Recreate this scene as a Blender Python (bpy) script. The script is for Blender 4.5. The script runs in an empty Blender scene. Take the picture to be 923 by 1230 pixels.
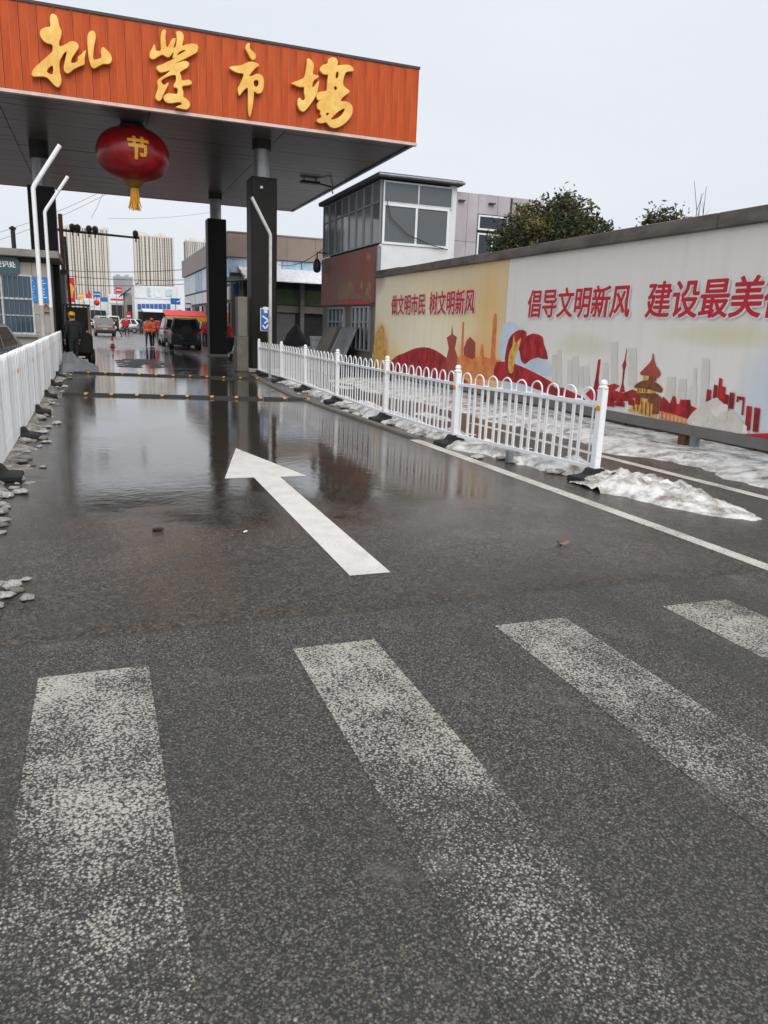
import bpy, bmesh, math, random
from mathutils import Vector, Matrix, noise
random.seed(11)
sc = bpy.context.scene
col = sc.collection
# ------------------------------------------------------------------ camera
W0, H0, F0, CAMH = 923.0, 1230.0, 895.0, 1.65
CX, CY = W0 / 2, H0 / 2
dn = Vector((320 - CX, 4260 - CY, F0)).normalized()            # plumb line vanishing point
vpx = 118.0
vpy = CY + (-(dn.x * (vpx - CX)) - dn.z * F0) / dn.y
fw = Vector((vpx - CX, vpy - CY, F0)).normalized()             # road direction
up = -dn
rt = fw.cross(up)
if rt.x < 0: rt = -rt
RW = Matrix((rt, fw, up))                                       # camera (x right, y down, z forward) -> world
cam_d = bpy.data.cameras.new('camera'); cam = bpy.data.objects.new('camera', cam_d); col.objects.link(cam)
cx_, cyv, czv = RW.col[0], RW.col[1], RW.col[2]
m = Matrix((( cx_[0], -cyv[0], -czv[0], 0), (cx_[1], -cyv[1], -czv[1], 0), (cx_[2], -cyv[2], -czv[2], CAMH), (0, 0, 0, 1)))
cam.matrix_world = m
cam_d.sensor_fit = 'VERTICAL'; cam_d.sensor_height = 36.0; cam_d.lens = 36.0 * F0 / H0
cam_d.clip_end = 6000; cam_d.clip_start = 0.05
sc.camera = cam
# ------------------------------------------------------------------ sky and sun (overcast)
SUN_EL, SUN_AZ = math.radians(48), math.radians(176)
w = bpy.data.worlds.new('World'); sc.world = w; w.use_nodes = True
nt = w.node_tree; nt.nodes.clear()
out = nt.nodes.new('ShaderNodeOutputWorld'); bg = nt.nodes.new('ShaderNodeBackground')
sky = nt.nodes.new('ShaderNodeTexSky'); sky.sky_type = 'NISHITA'; sky.sun_disc = False
sky.sun_elevation = SUN_EL; sky.sun_rotation = SUN_AZ; sky.dust_density = 4.0
tc = nt.nodes.new('ShaderNodeTexCoord')
cn = nt.nodes.new('ShaderNodeTexNoise'); cn.inputs['Scale'].default_value = 1.6; cn.inputs['Detail'].default_value = 5
mp = nt.nodes.new('ShaderNodeMapping'); mp.inputs['Scale'].default_value = (1, 1, 3.0)
nt.links.new(tc.outputs['Generated'], mp.inputs['Vector']); nt.links.new(mp.outputs[0], cn.inputs['Vector'])
cr = nt.nodes.new('ShaderNodeValToRGB')
cr.color_ramp.elements[0].position = .3; cr.color_ramp.elements[0].color = (6.5, 6.9, 7.5, 1)
cr.color_ramp.elements[1].position = .72; cr.color_ramp.elements[1].color = (7.4, 7.7, 8.15, 1)
nt.links.new(cn.outputs['Fac'], cr.inputs[0])
mx = nt.nodes.new('ShaderNodeMixRGB'); mx.inputs[0].default_value = .93                 # cloud deck over the blue
nt.links.new(sky.outputs[0], mx.inputs[1]); nt.links.new(cr.outputs[0], mx.inputs[2])
nt.links.new(mx.outputs[0], bg.inputs[0]); bg.inputs[1].default_value = .1
nt.links.new(bg.outputs[0], out.inputs[0])
sd = bpy.data.lights.new('sun', 'SUN'); sd.energy = 1.5; sd.angle = math.radians(45); sd.color = (1, .97, .92)
so = bpy.data.objects.new('sun', sd); col.objects.link(so)
so.rotation_euler = Vector((math.sin(SUN_AZ) * math.cos(SUN_EL), math.cos(SUN_AZ) * math.cos(SUN_EL), math.sin(SUN_EL))).to_track_quat('Z', 'Y').to_euler()
so.location = (0, -20, 40)
sc.view_settings.view_transform = 'Standard'; sc.view_settings.look = 'None'
sc.view_settings.exposure = 0.27; sc.view_settings.gamma = 1.0; sc.view_settings.use_curve_mapping = False
sc.cycles.max_bounces = 7; sc.cycles.volume_bounces = 1

# ------------------------------------------------------------------ surveying: photograph measurements to places on real planes
def _ray(x, y): return RW @ Vector((x - CX, y - CY, F0))
CAMP = Vector((0, 0, CAMH))
def gz(x, y, z=0.0): r = _ray(x, y); return CAMP + r * ((z - CAMH) / r.z)
def gy(x, y, Y): r = _ray(x, y); return CAMP + r * (Y / r.y)
def gx(x, y, X): r = _ray(x, y); return CAMP + r * (X / r.x)

# ------------------------------------------------------------------ materials
def lin(c):
    return tuple(((v / 255) / 12.92 if v <= 10 else ((v / 255 + .055) / 1.055) ** 2.4) for v in c)
M = {}
def nodes(name):
    m = bpy.data.materials.new(name); m.use_nodes = True
    n = m.node_tree; b = n.nodes['Principled BSDF']
    M[name] = m
    return m, n, b
def N(n, t, **kw):
    x = n.nodes.new(t)
    for k, v in kw.items():
        if k in x.inputs: x.inputs[k].default_value = v
        else: setattr(x, k, v)
    return x
def mk(name, c, rough=.6, var=.18, scale=3.0, bump=.0, bscale=30., metal=0., c2=None, spec=.5, stretch=(1, 1, 1), detail=6, lo=.35, hi=.65):
    """procedural surface: two tones of one colour broken up by noise, optional fine relief"""
    m, n, b = nodes(name)
    g = N(n, 'ShaderNodeTexCoord'); mpn = N(n, 'ShaderNodeMapping'); mpn.inputs['Scale'].default_value = stretch
    n.links.new(g.outputs['Object'], mpn.inputs[0])
    t = N(n, 'ShaderNodeTexNoise', Scale=scale, Detail=detail, Roughness=.65)
    n.links.new(mpn.outputs[0], t.inputs['Vector'])
    r = N(n, 'ShaderNodeValToRGB')
    a = tuple(max(0, v * (1 - var)) for v in c) if c2 is None else c2
    z = tuple(min(1, v * (1 + var)) for v in c) if c2 is None else c
    r.color_ramp.elements[0].position = lo; r.color_ramp.elements[1].position = hi
    r.color_ramp.elements[0].color = (*a, 1); r.color_ramp.elements[1].color = (*z, 1)
    n.links.new(t.outputs['Fac'], r.inputs[0]); n.links.new(r.outputs[0], b.inputs['Base Color'])
    b.inputs['Roughness'].default_value = rough; b.inputs['Metallic'].default_value = metal
    b.inputs['Specular IOR Level'].default_value = spec
    if bump:
        t2 = N(n, 'ShaderNodeTexNoise', Scale=bscale, Detail=4); n.links.new(mpn.outputs[0], t2.inputs['Vector'])
        bp = N(n, 'ShaderNodeBump', Strength=bump, Distance=.02); n.links.new(t2.outputs['Fac'], bp.inputs['Height'])
        n.links.new(bp.outputs[0], b.inputs['Normal'])
    return m

def asphalt_core(n, b, paint=None, wear=None):
    """wet and dry asphalt by place; paint = colour of worn road paint laid over it"""
    L = n.links.new
    geo = N(n, 'ShaderNodeNewGeometry')
    fl = N(n, 'ShaderNodeVectorMath'); fl.operation = 'MULTIPLY'; fl.inputs[1].default_value = (1, 1, 0); L(geo.outputs['Position'], fl.inputs[0]); P = fl.outputs[0]
    sep = N(n, 'ShaderNodeSeparateXYZ'); L(P, sep.inputs[0])
    def math_(op, a, c=None, clamp=False):
        x = N(n, 'ShaderNodeMath'); x.operation = op; x.use_clamp = clamp
        for i, v in enumerate((a, c)):
            if v is None: continue
            if isinstance(v, (int, float)): x.inputs[i].default_value = v
            else: L(v, x.inputs[i])
        return x.outputs[0]
    def ramp(src, p0, p1, c0=0., c1=1.):
        x = N(n, 'ShaderNodeMapRange'); x.interpolation_type = 'SMOOTHSTEP'
        L(src, x.inputs[0])
        for i, v in zip((1, 2, 3, 4), (p0, p1, c0, c1)): x.inputs[i].default_value = v
        return x.outputs[0]
    def nz(scale, detail=4, rough=.55, dist=0.):
        x = N(n, 'ShaderNodeTexNoise', Scale=scale, Detail=detail, Roughness=rough, Distortion=dist); L(P, x.inputs['Vector']); return x.outputs['Fac']
    def mix(f, a, c):
        x = N(n, 'ShaderNodeMixRGB')
        if isinstance(f, (int, float)): x.inputs[0].default_value = f
        else: L(f, x.inputs[0])
        for i, v in ((1, a), (2, c)):
            if isinstance(v, tuple): x.inputs[i].default_value = (*v, 1)
            else: L(v, x.inputs[i])
        return x.outputs[0]
    X, Y = sep.outputs[0], sep.outputs[1]
    # stones of the surface course
    v1 = N(n, 'ShaderNodeTexVoronoi', Scale=84.0, Randomness=1.0); L(P, v1.inputs['Vector'])
    v2 = N(n, 'ShaderNodeTexVoronoi', Scale=165.0, Randomness=1.0); L(P, v2.inputs['Vector'])
    sp = N(n, 'ShaderNodeSeparateColor'); L(v1.outputs['Color'], sp.inputs[0])
    cr = N(n, 'ShaderNodeValToRGB'); cr.color_ramp.interpolation = 'LINEAR'
    e = cr.color_ramp.elements; e[0].position = 0; e[0].color = (.024, .0225, .020, 1); e[1].position = .5; e[1].color = (.098, .091, .080, 1)
    for p, c in ((.72, (.21, .192, .162, 1)), (.80, (.05, .047, .042, 1)), (.86, (.27, .255, .225, 1)), (.90, (.24, .15, .075, 1)), (.925, (.035, .035, .034, 1)), (.96, (.34, .33, .30, 1)), (.975, (.10, .09, .08, 1)), (1., (.50, .48, .44, 1))):
        q = e.new(p); q.color = c
    L(sp.outputs[0], cr.inputs[0])
    gap = ramp(v1.outputs['Distance'], .28, .56)
    stone = mix(math_('MULTIPLY', gap, .88), cr.outputs[0], (.015, .015, .015))
    sp2 = N(n, 'ShaderNodeSeparateColor'); L(v2.outputs['Color'], sp2.inputs[0])
    stone = mix(.38, stone, mix(ramp(sp2.outputs[1], .55, 1.), (.026, .0245, .022), (.36, .335, .285)))
    big = nz(.55, 5, .6)
    stone = mix(math_('MULTIPLY', ramp(big, .4, .65), .42), stone, (.045, .043, .040))
    trk = N(n, 'ShaderNodeVectorMath'); trk.operation = 'MULTIPLY'; trk.inputs[1].default_value = (1.1, .13, 0); L(P, trk.inputs[0])
    tn = N(n, 'ShaderNodeTexNoise', Scale=1.6, Detail=4.); L(trk.outputs[0], tn.inputs['Vector'])      # tyre tracks polished along the road
    stone = mix(math_('MULTIPLY', ramp(tn.outputs['Fac'], .5, .68), .45), stone, (.036, .034, .031))
    stone = mix(math_('MULTIPLY', ramp(nz(1.7, 6, .7), .56, .72), .38), stone, (.19, .18, .155))        # dried salt and grit
    # old lane beyond the joint: finer, browner
    vf = N(n, 'ShaderNodeTexNoise', Scale=120., Detail=3.); L(P, vf.inputs['Vector'])
    v3 = N(n, 'ShaderNodeTexVoronoi', Scale=46.0, Randomness=1.0); L(P, v3.inputs['Vector']); sp3 = N(n, 'ShaderNodeSeparateColor'); L(v3.outputs['Color'], sp3.inputs[0])
    lane = mix(ramp(sp.outputs[1], .45, 1.), (.010, .008, .006), (.20, .165, .122))
    lane = mix(.42, lane, mix(ramp(sp3.outputs[2], .5, 1.), (.010, .008, .006), (.18, .147, .108)))
    lane = mix(.25, lane, mix(ramp(nz(9., 4), .35, .65), (.015, .012, .009), (.095, .078, .06)))
    lane = mix(math_('MULTIPLY', ramp(nz(1.1, 5), .45, .7), .45), lane, (.022, .017, .012))
    # rusty patch of mud before the crossing
    dx = math_('SUBTRACT', X, .42); dy = math_('SUBTRACT', Y, 5.3)
    rr = math_('ADD', math_('MULTIPLY', math_('MULTIPLY', dx, dx), 9.0), math_('MULTIPLY', math_('MULTIPLY', dy, dy), .55))
    rr = math_('ADD', rr, math_('MULTIPLY', math_('SUBTRACT', nz(2.2, 4), .5), 1.6))
    mud = math_('MULTIPLY', ramp(rr, -.3, 2.1, .68, 0.), ramp(nz(3.5, 5, .65), .32, .62))
    lane = mix(mud, lane, mix(vf.outputs['Fac'], (.026, .012, .004), (.17, .095, .034)))
    wob = math_('MULTIPLY', math_('SUBTRACT', nz(.9, 3), .5), .16)
    wob = math_('ADD', wob, math_('MULTIPLY', math_('SUBTRACT', nz(14., 3), .5), .05))
    seam = math_('ADD', math_('SUBTRACT', Y, 3.97), wob)
    isl = ramp(seam, -.02, .03)
    base = mix(isl, stone, lane)
    crack = math_('SUBTRACT', 1.0, ramp(math_('ABSOLUTE', seam), .0, .035))
    base = mix(math_('MULTIPLY', crack, .45), base, (.03, .03, .03))
    # slush and grit beyond the gate
    far = ramp(Y, 40, 52)
    base = mix(math_('MULTIPLY', far, ramp(nz(.8, 5), .40, .58)), base, (.17, .145, .12))
    # wetness: film after the joint, standing water further on
    wet = math_('ADD', ramp(Y, 3.75, 4.4, .10, .86), math_('MULTIPLY', math_('SUBTRACT', nz(1.5, 5), .5), .5))
    edge = math_('SUBTRACT', 1.0, ramp(math_('ABSOLUTE', math_('SUBTRACT', X, 1.75)), 1.75, 3.0))
    pud = math_('MULTIPLY', ramp(math_('ADD', Y, math_('MULTIPLY', math_('SUBTRACT', nz(.9, 5), .5), 4.5)), 4.1, 7.6), math_('ADD', math_('MULTIPLY', edge, .72), .28))
    pud = math_('MULTIPLY', pud, ramp(math_('ADD', nz(.35, 4), math_('MULTIPLY', edge, .25)), .36, .55))
    pud = math_('MULTIPLY', pud, math_('SUBTRACT', 1.0, math_('MULTIPLY', far, .45)))
    wetc = math_('MULTIPLY', math_('MAXIMUM', wet, pud, True), math_('SUBTRACT', 1.0, math_('MULTIPLY', far, .3)))
    L(ramp(pud, .15, .85, .48, 1.0), b.inputs['Specular IOR Level'])
    film = mix(math_('MULTIPLY', wetc, .22), base, (.012, .011, .010))
    rough = ramp(wetc, .05, .95, .68, .27)
    rough = math_('SUBTRACT', rough, math_('MULTIPLY', pud, .215))
    rough = math_('ADD', rough, math_('MULTIPLY', math_('MULTIPLY', math_('SUBTRACT', nz(5., 4), .5), .22), math_('SUBTRACT', 1.15, pud)))
    rough = math_('ADD', math_('MAXIMUM', rough, .05), math_('MULTIPLY', math_('MULTIPLY', ramp(nz(.7, 5, .65), .45, .65), pud), .05))
    colr = film
    if paint:
        wn = math_('ADD', math_('MULTIPLY', nz(170., 3, .7), .40), math_('MULTIPLY', nz(2.3, 6, .65), .34))
        wn = math_('ADD', wn, math_('MULTIPLY', math_('SUBTRACT', math_('ADD', v1.outputs['Distance'], math_('MULTIPLY', sp2.outputs[2], .3)), .5), .24))
        if wear[2]:    # older strokes scrubbed off by tyres nearer the junction
            wn = math_('ADD', wn, ramp(Y, .7, 3.4, wear[2], .0))
            wn = math_('ADD', wn, math_('MULTIPLY', math_('SUBTRACT', tn.outputs['Fac'], .5), .22))
        k = math_('ADD', math_('MULTIPLY', ramp(wn, wear[0], wear[1]), 1. - wear[3]), wear[3])
        pc = mix(ramp(nz(6., 5), .35, .7), paint, tuple(v * .86 for v in paint))
        pc = mix(math_('MULTIPLY', ramp(nz(.9, 3), .5, .7), .5), pc, (.36, .30, .19))
        colr = mix(k, pc, film)
        rough = math_('ADD', math_('MULTIPLY', rough, .35), math_('MULTIPLY', .4, 1.0))
    L(colr, b.inputs['Base Color']); L(rough, b.inputs['Roughness'])
    hgt = math_('SUBTRACT', math_('MULTIPLY', nz(60., 3), .8), v1.outputs['Distance'])
    bstr = math_('MULTIPLY', ramp(Y, 2.5, 9., .85, .30), math_('SUBTRACT', 1.0, math_('MULTIPLY', pud, .96)))
    bp = N(n, 'ShaderNodeBump', Distance=.006); L(hgt, bp.inputs['Height']); L(bstr, bp.inputs['Strength'])
    bp2 = N(n, 'ShaderNodeBump', Distance=.02, Strength=.06); L(nz(7., 3), bp2.inputs['Height']); L(bp.outputs[0], bp2.inputs['Normal'])
    L(bp2.outputs[0], b.inputs['Normal'])
m_, n_, b_ = nodes('asphalt'); asphalt_core(n_, b_)
m_, n_, b_ = nodes('worn_paint'); asphalt_core(n_, b_, (.53, .505, .44), (.345, .475, .135, .08))
m_, n_, b_ = nodes('fresh_paint'); asphalt_core(n_, b_, (.78, .75, .70), (.44, .68, 0, 0.))
m_, n_, b_ = nodes('line_paint'); asphalt_core(n_, b_, (.68, .65, .58), (.39, .57, 0, 0.))

mk('ground', (.10, .095, .09), .8, .3, .3)
mk('orange_panel', lin((214, 94, 34)), .5, .10, 2.2, c2=lin((176, 68, 24)), stretch=(1.5, 1, .16), spec=.25)
mk('orange_seam', lin((214, 124, 74)), .5, .2, 2, c2=lin((176, 76, 34)), stretch=(1, 1, .4))
mk('gold', lin((255, 214, 122)), .34, .12, 2.0, c2=lin((236, 176, 76)), metal=.2, bump=.15, bscale=8)
mk('gold_side', lin((150, 112, 45)), .5, .15)
mk('pale_trim', lin((226, 200, 190)), .45, .12)
mk('dark_trim', lin((60, 52, 54)), .5, .2)
mk('soffit', lin((112, 105, 104)), .34, .10, .7, c2=lin((96, 90, 90)), stretch=(.3, 1, 1))
mk('soffit_gap', (.02, .02, .02), .8)
mk('tube_steel', lin((150, 150, 150)), .32, .12, 2, metal=.55)
mk('dark_top', (.015, .015, .015), .6)
mk('black_clad', (.012, .011, .009), .55, .3, 1.4, spec=.25)
mk('concrete', lin((150, 146, 140)), .85, .18, 2.5, bump=.25, bscale=25)
mk('dark_concrete', lin((108, 105, 100)), .85, .22, 2.5, bump=.3, bscale=18)
mk('red_silk', lin((182, 8, 24)), .30, .2, 3, c2=lin((120, 2, 12)), spec=.7)
mk('yellow_gold', lin((236, 170, 30)), .45, .12, 8)
mk('white_paint', lin((248, 249, 250)), .38, .06, 5., c2=lin((196, 190, 180)), lo=.24, hi=.40)
mk('white_metal', lin((214, 216, 218)), .4, .10, 5, c2=lin((190, 190, 188)))
mk('grey_pole', lin((176, 176, 170)), .45, .12, 3)
mk('black_rubber', (.014, .014, .014), .72, .35, 8, bump=.4, bscale=30)
mk('reflector', lin((232, 150, 20)), .3, .05)
mk('bump_yellow', lin((196, 150, 46)), .6, .3, 20)
mk('snow', lin((238, 240, 244)), .75, .05, 4, c2=lin((212, 214, 216)), bump=.6, bscale=22)
mk('dirty_snow', lin((224, 223, 221)), .7, .1, 4, c2=lin((112, 102, 92)), bump=.8, bscale=16, lo=.33, hi=.58)
mk('pile_snow', lin((230, 229, 226)), .7, .1, 5, c2=lin((134, 124, 112)), bump=1., bscale=18, lo=.36, hi=.60)
mk('slush', lin((176, 168, 158)), .45, .1, 7, c2=lin((62, 56, 50)), bump=.8, bscale=14, lo=.36, hi=.6)
mk('board_cap', lin((118, 110, 104)), .8, .2, 1.6, c2=lin((74, 68, 62)), bump=.2, stretch=(1, .6, 2))
mk('board_strip', lin((112, 108, 106)), .6, .1, 3)
mk('rust_post', lin((120, 86, 52)), .8, .3, 6, c2=lin((70, 46, 26)))
mk('galv', lin((140, 144, 148)), .4, .15, 4, metal=.5)
mk('print_red', lin((200, 20, 44)), .5, .08, 3)
mk('print_white', lin((238, 234, 228)), .5, .03, 3)
mk('print_crimson', lin((204, 30, 38)), .5, .28, 2.4, c2=lin((122, 12, 22)), stretch=(1, 2.2, 1.2), lo=.4, hi=.6)
mk('print_brown', lin((150, 84, 44)), .5, .3, 6, c2=lin((96, 52, 34)))
mk('print_gold', lin((244, 204, 106)), .5, .2, 7, c2=lin((196, 132, 52)))
mk('print_orange', lin((240, 160, 84)), .5, .2, 3, c2=lin((212, 108, 56)))
mk('print_rosewood', lin((176, 76, 58)), .5, .2, 2)
mk('print_haze', lin((222, 218, 208)), .5, .05, 2)
mk('print_cream', lin((226, 214, 190)), .5, .08, 4)
mk('print_cloud', lin((228, 222, 212)), .5, .1, 3, c2=lin((214, 200, 186)))
mk('print_pale_smoke', lin((234, 228, 220)), .5, .06, 4)
mk('print_blue', lin((206, 218, 232)), .5, .12, 1.5)
mk('faded_red', lin((158, 76, 64)), .6, .2, .8, c2=lin((140, 98, 82)))
mk('faded_gold', lin((164, 126, 88)), .6, .25, 4)
mk('faded_olive', lin((146, 112, 80)), .6, .2, 1.5)
mk('wall_grey', lin((194, 188, 192)), .8, .10, 1.2, c2=lin((170, 162, 166)), stretch=(1, 1, .5))
mk('wall_white', lin((226, 226, 226)), .7, .06, 1.5)
mk('wall_dim', lin((122, 116, 110)), .8, .14, 1.2)
mk('stone_tile', lin((168, 160, 152)), .65, .10, 1.6)
mk('joint_dark', lin((70, 66, 62)), .9, .1)
mk('bay_frame', lin((140, 144, 146)), .45, .12, 4)
mk('roof_dark', lin((62, 62, 66)), .6, .2, 2)
mk('upvc', lin((236, 238, 240)), .35, .04)
mk('shutter_blue', lin((38, 92, 158)), .5, .1)
mk('sign_blue', lin((34, 104, 182)), .4, .08)
mk('notice_blue', lin((44, 134, 206)), .45, .15, 6)
mk('sign_teal', lin((62, 92, 102)), .45, .08)
mk('banner_blue', lin((128, 172, 206)), .6, .2, 1.1, c2=lin((206, 222, 232)))
mk('banner_white', lin((222, 230, 234)), .6, .08, 1.4)
mk('brown_metal', lin((150, 134, 124)), .55, .08, 1.3)
mk('inside_shade', (.02, .02, .021), .8, .4)  # near-black colour stands in for the shade inside shops and stalls
mk('dull_green', lin((72, 84, 52)), .7, .3, 1.5)
mk('steel_shutter', lin((100, 98, 98)), .5, .12, 3)
mk('awning_red', lin((226, 66, 72)), .6, .1)
mk('awning_yellow', lin((240, 170, 20)), .6, .08)
mk('tower_wall', lin((222, 214, 200)), .8, .05, .05)
mk('tower_dark', lin((112, 104, 100)), .6, .12, .2); mk('tower_mid', lin((150, 142, 134)), .8, .1, .2)
mk('tower_haze_tint', lin((168, 168, 170)), .8, .05, .05)  # distance haze is put into this flat grey
mk('rust_steel', lin((92, 58, 40)), .7, .25, 4)
mk('black_steel', (.02, .02, .021), .45, .2)
mk('wire', (.03, .03, .032), .6)
mk('tarp', lin((118, 120, 124)), .5, .2, 3, bump=.4, bscale=9)
mk('bark', lin((84, 68, 52)), .9, .25, 8, bump=.4)
mk('leaf_dark', lin((50, 62, 30)), .55, .35, 4)
mk('leaf_olive', lin((98, 94, 40)), .55, .3, 4)
mk('leaf_brown', lin((86, 76, 40)), .6, .3, 4)
mk('skin', lin((200, 150, 120)), .55, .05)
mk('hair', (.012, .010, .009), .6)
mk('cloth_black', (.018, .018, .02), .85, .3, 9)
mk('cloth_navy', (.02, .024, .035), .85, .3, 9)
mk('cloth_red', lin((190, 30, 34)), .8, .15, 9)
mk('vest_orange', lin((236, 84, 30)), .7, .1, 9)
mk('vest_stripe', lin((220, 220, 190)), .4, .05)
mk('tyre', (.016, .016, .016), .8, .2)
mk('rim', lin((150, 152, 156)), .35, .1, metal=.7)
mk('headlamp', lin((225, 228, 230)), .15, .03)
mk('taillamp', lin((180, 24, 22)), .2, .1)
mk('plate_green', lin((150, 196, 170)), .4, .05)
mk('plate_blue', lin((40, 80, 170)), .4, .05)
mk('fork_yellow', lin((226, 176, 20)), .4, .12)
mk('bucket', lin((228, 230, 232)), .4, .05)
mk('slab_board', lin((120, 120, 124)), .8, .15, 2)
mk('banner_red', lin((214, 44, 36)), .6, .1)
mk('banner_orange', lin((246, 130, 46)), .6, .2, 2, c2=lin((250, 200, 90)))
mk('mud', (.016, .014, .012), .6, .4, 5, bump=.5, bscale=9)
mk('leaf_litter', lin((150, 100, 84)), .7, .1)
mk('kerb_stone', lin((104, 100, 92)), .85, .2, 3, bump=.4, bscale=14)
def glassmat(name, c, rough=.06, spec=.6):
    m, n, b = nodes(name); b.inputs['Base Color'].default_value = (*c, 1); b.inputs['Roughness'].default_value = rough
    b.inputs['Specular IOR Level'].default_value = spec
    t = N(n, 'ShaderNodeTexNoise', Scale=.8, Detail=2); bp = N(n, 'ShaderNodeBump', Strength=.06, Distance=.05)
    g = N(n, 'ShaderNodeTexCoord'); n.links.new(g.outputs['Object'], t.inputs['Vector'])
    n.links.new(t.outputs['Fac'], bp.inputs['Height']); n.links.new(bp.outputs[0], b.inputs['Normal'])
glassmat('glass', (.10, .115, .125)); glassmat('glass_dark', (.02, .026, .034)); glassmat('glass_blue', (.05, .09, .13))
glassmat('car_glass', (.008, .009, .010), .05)
glassmat('bay_glass', (.16, .165, .165), .12, .4)
def paintmat(name, c, rough=.28):
    m, n, b = nodes(name); b.inputs['Base Color'].default_value = (*c, 1); b.inputs['Roughness'].default_value = rough
    b.inputs['Coat Weight'].default_value = .35; b.inputs['Coat Roughness'].default_value = .1
paintmat('car_bronze', lin((128, 112, 100))); paintmat('car_white', lin((226, 226, 224))); paintmat('car_black', (.012, .013, .016))
paintmat('car_silver', lin((120, 121, 122))); paintmat('car_grey', lin((104, 108, 112)))
# printed sheets of the billboard: pigment varies along the print
def printmat(name, stops, axis_ang, p0, p1, noise_amt, patches=()):
    m, n, b = nodes(name); L = n.links.new
    g = N(n, 'ShaderNodeTexCoord'); s = N(n, 'ShaderNodeSeparateXYZ'); L(g.outputs['Object'], s.inputs[0])
    a = N(n, 'ShaderNodeMath'); a.operation = 'MULTIPLY'; a.inputs[1].default_value = math.cos(axis_ang); L(s.outputs[1], a.inputs[0])
    c = N(n, 'ShaderNodeMath'); c.operation = 'MULTIPLY'; c.inputs[1].default_value = math.sin(axis_ang); L(s.outputs[2], c.inputs[0])
    d = N(n, 'ShaderNodeMath'); d.operation = 'ADD'; L(a.outputs[0], d.inputs[0]); L(c.outputs[0], d.inputs[1])
    t = N(n, 'ShaderNodeTexNoise', Scale=.55, Detail=4, Distortion=.6); L(g.outputs['Object'], t.inputs['Vector'])
    tm = N(n, 'ShaderNodeMath'); tm.operation = 'MULTIPLY_ADD'; tm.inputs[1].default_value = noise_amt; L(t.outputs['Fac'], tm.inputs[0]); L(d.outputs[0], tm.inputs[2])
    mr = N(n, 'ShaderNodeMapRange'); L(tm.outputs[0], mr.inputs[0]); mr.inputs[1].default_value = p0; mr.inputs[2].default_value = p1
    r = N(n, 'ShaderNodeValToRGB'); e = r.color_ramp.elements
    e[0].position = stops[0][0]; e[0].color = (*lin(stops[0][1]), 1); e[1].position = stops[-1][0]; e[1].color = (*lin(stops[-1][1]), 1)
    for p, cc in stops[1:-1]: q = e.new(p); q.color = (*lin(cc), 1)
    L(mr.outputs[0], r.inputs[0]); base = r.outputs[0]
    for yc, zc, ry_, rz_, cc, amt in patches:          # soft airbrushed areas of the artwork
        def sq(src, c0, rad):
            x = N(n, 'ShaderNodeMath'); x.operation = 'SUBTRACT'; L(src, x.inputs[0]); x.inputs[1].default_value = c0
            y_ = N(n, 'ShaderNodeMath'); y_.operation = 'DIVIDE'; L(x.outputs[0], y_.inputs[0]); y_.inputs[1].default_value = rad
            z_ = N(n, 'ShaderNodeMath'); z_.operation = 'POWER'; L(y_.outputs[0], z_.inputs[0]); z_.inputs[1].default_value = 2.; return z_.outputs[0]
        ad = N(n, 'ShaderNodeMath'); ad.operation = 'ADD'; L(sq(s.outputs[1], yc, ry_), ad.inputs[0]); L(sq(s.outputs[2], zc, rz_), ad.inputs[1])
        a2 = N(n, 'ShaderNodeMath'); a2.operation = 'MULTIPLY_ADD'; L(t.outputs['Fac'], a2.inputs[0]); a2.inputs[1].default_value = 1.2; L(ad.outputs[0], a2.inputs[2])
        k_ = N(n, 'ShaderNodeMapRange'); k_.interpolation_type = 'SMOOTHSTEP'; L(a2.outputs[0], k_.inputs[0]); k_.inputs[1].default_value = .3; k_.inputs[2].default_value = 1.7; k_.inputs[3].default_value = amt; k_.inputs[4].default_value = 0.
        mm = N(n, 'ShaderNodeMixRGB'); L(k_.outputs[0], mm.inputs[0]); L(base, mm.inputs[1]); mm.inputs[2].default_value = (*lin(cc), 1); base = mm.outputs[0]
    # rain streaks and grime down the sheet
    st = N(n, 'ShaderNodeTexNoise', Scale=3.0, Detail=5); mp2 = N(n, 'ShaderNodeMapping'); mp2.inputs['Scale'].default_value = (1, 1.6, .12)
    L(g.outputs['Object'], mp2.inputs[0]); L(mp2.outputs[0], st.inputs['Vector'])
    k = N(n, 'ShaderNodeMapRange'); L(st.outputs['Fac'], k.inputs[0]); k.inputs[1].default_value = .5; k.inputs[2].default_value = .8; k.inputs[4].default_value = .12
    mxx = N(n, 'ShaderNodeMixRGB'); L(k.outputs[0], mxx.inputs[0]); L(base, mxx.inputs[1]); mxx.inputs[2].default_value = (.36, .33, .28, 1)
    L(mxx.outputs[0], b.inputs['Base Color']); b.inputs['Roughness'].default_value = .5
printmat('print_sunrise', [(0, (236, 140, 62)), (.2, (252, 204, 92)), (.42, (250, 240, 206)), (.62, (246, 236, 208)), (.8, (248, 230, 184)), (1, (234, 206, 156))], math.radians(115), -9.2, -3.6, 1.8,
  [(19.0, 1.6, 1.9, .9, (255, 246, 214), .9), (15.9, .8, 1.6, 1.0, (246, 150, 70), .95), (15.6, 2.0, .7, 1.3, (240, 190, 110), .7), (22.6, .9, .8, 1.0, (190, 100, 40), .9), (22.9, 3.1, .7, .5, (150, 96, 60), .7), (17.6, 3.0, 2.2, .4, (236, 222, 196), .6)])
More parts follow.
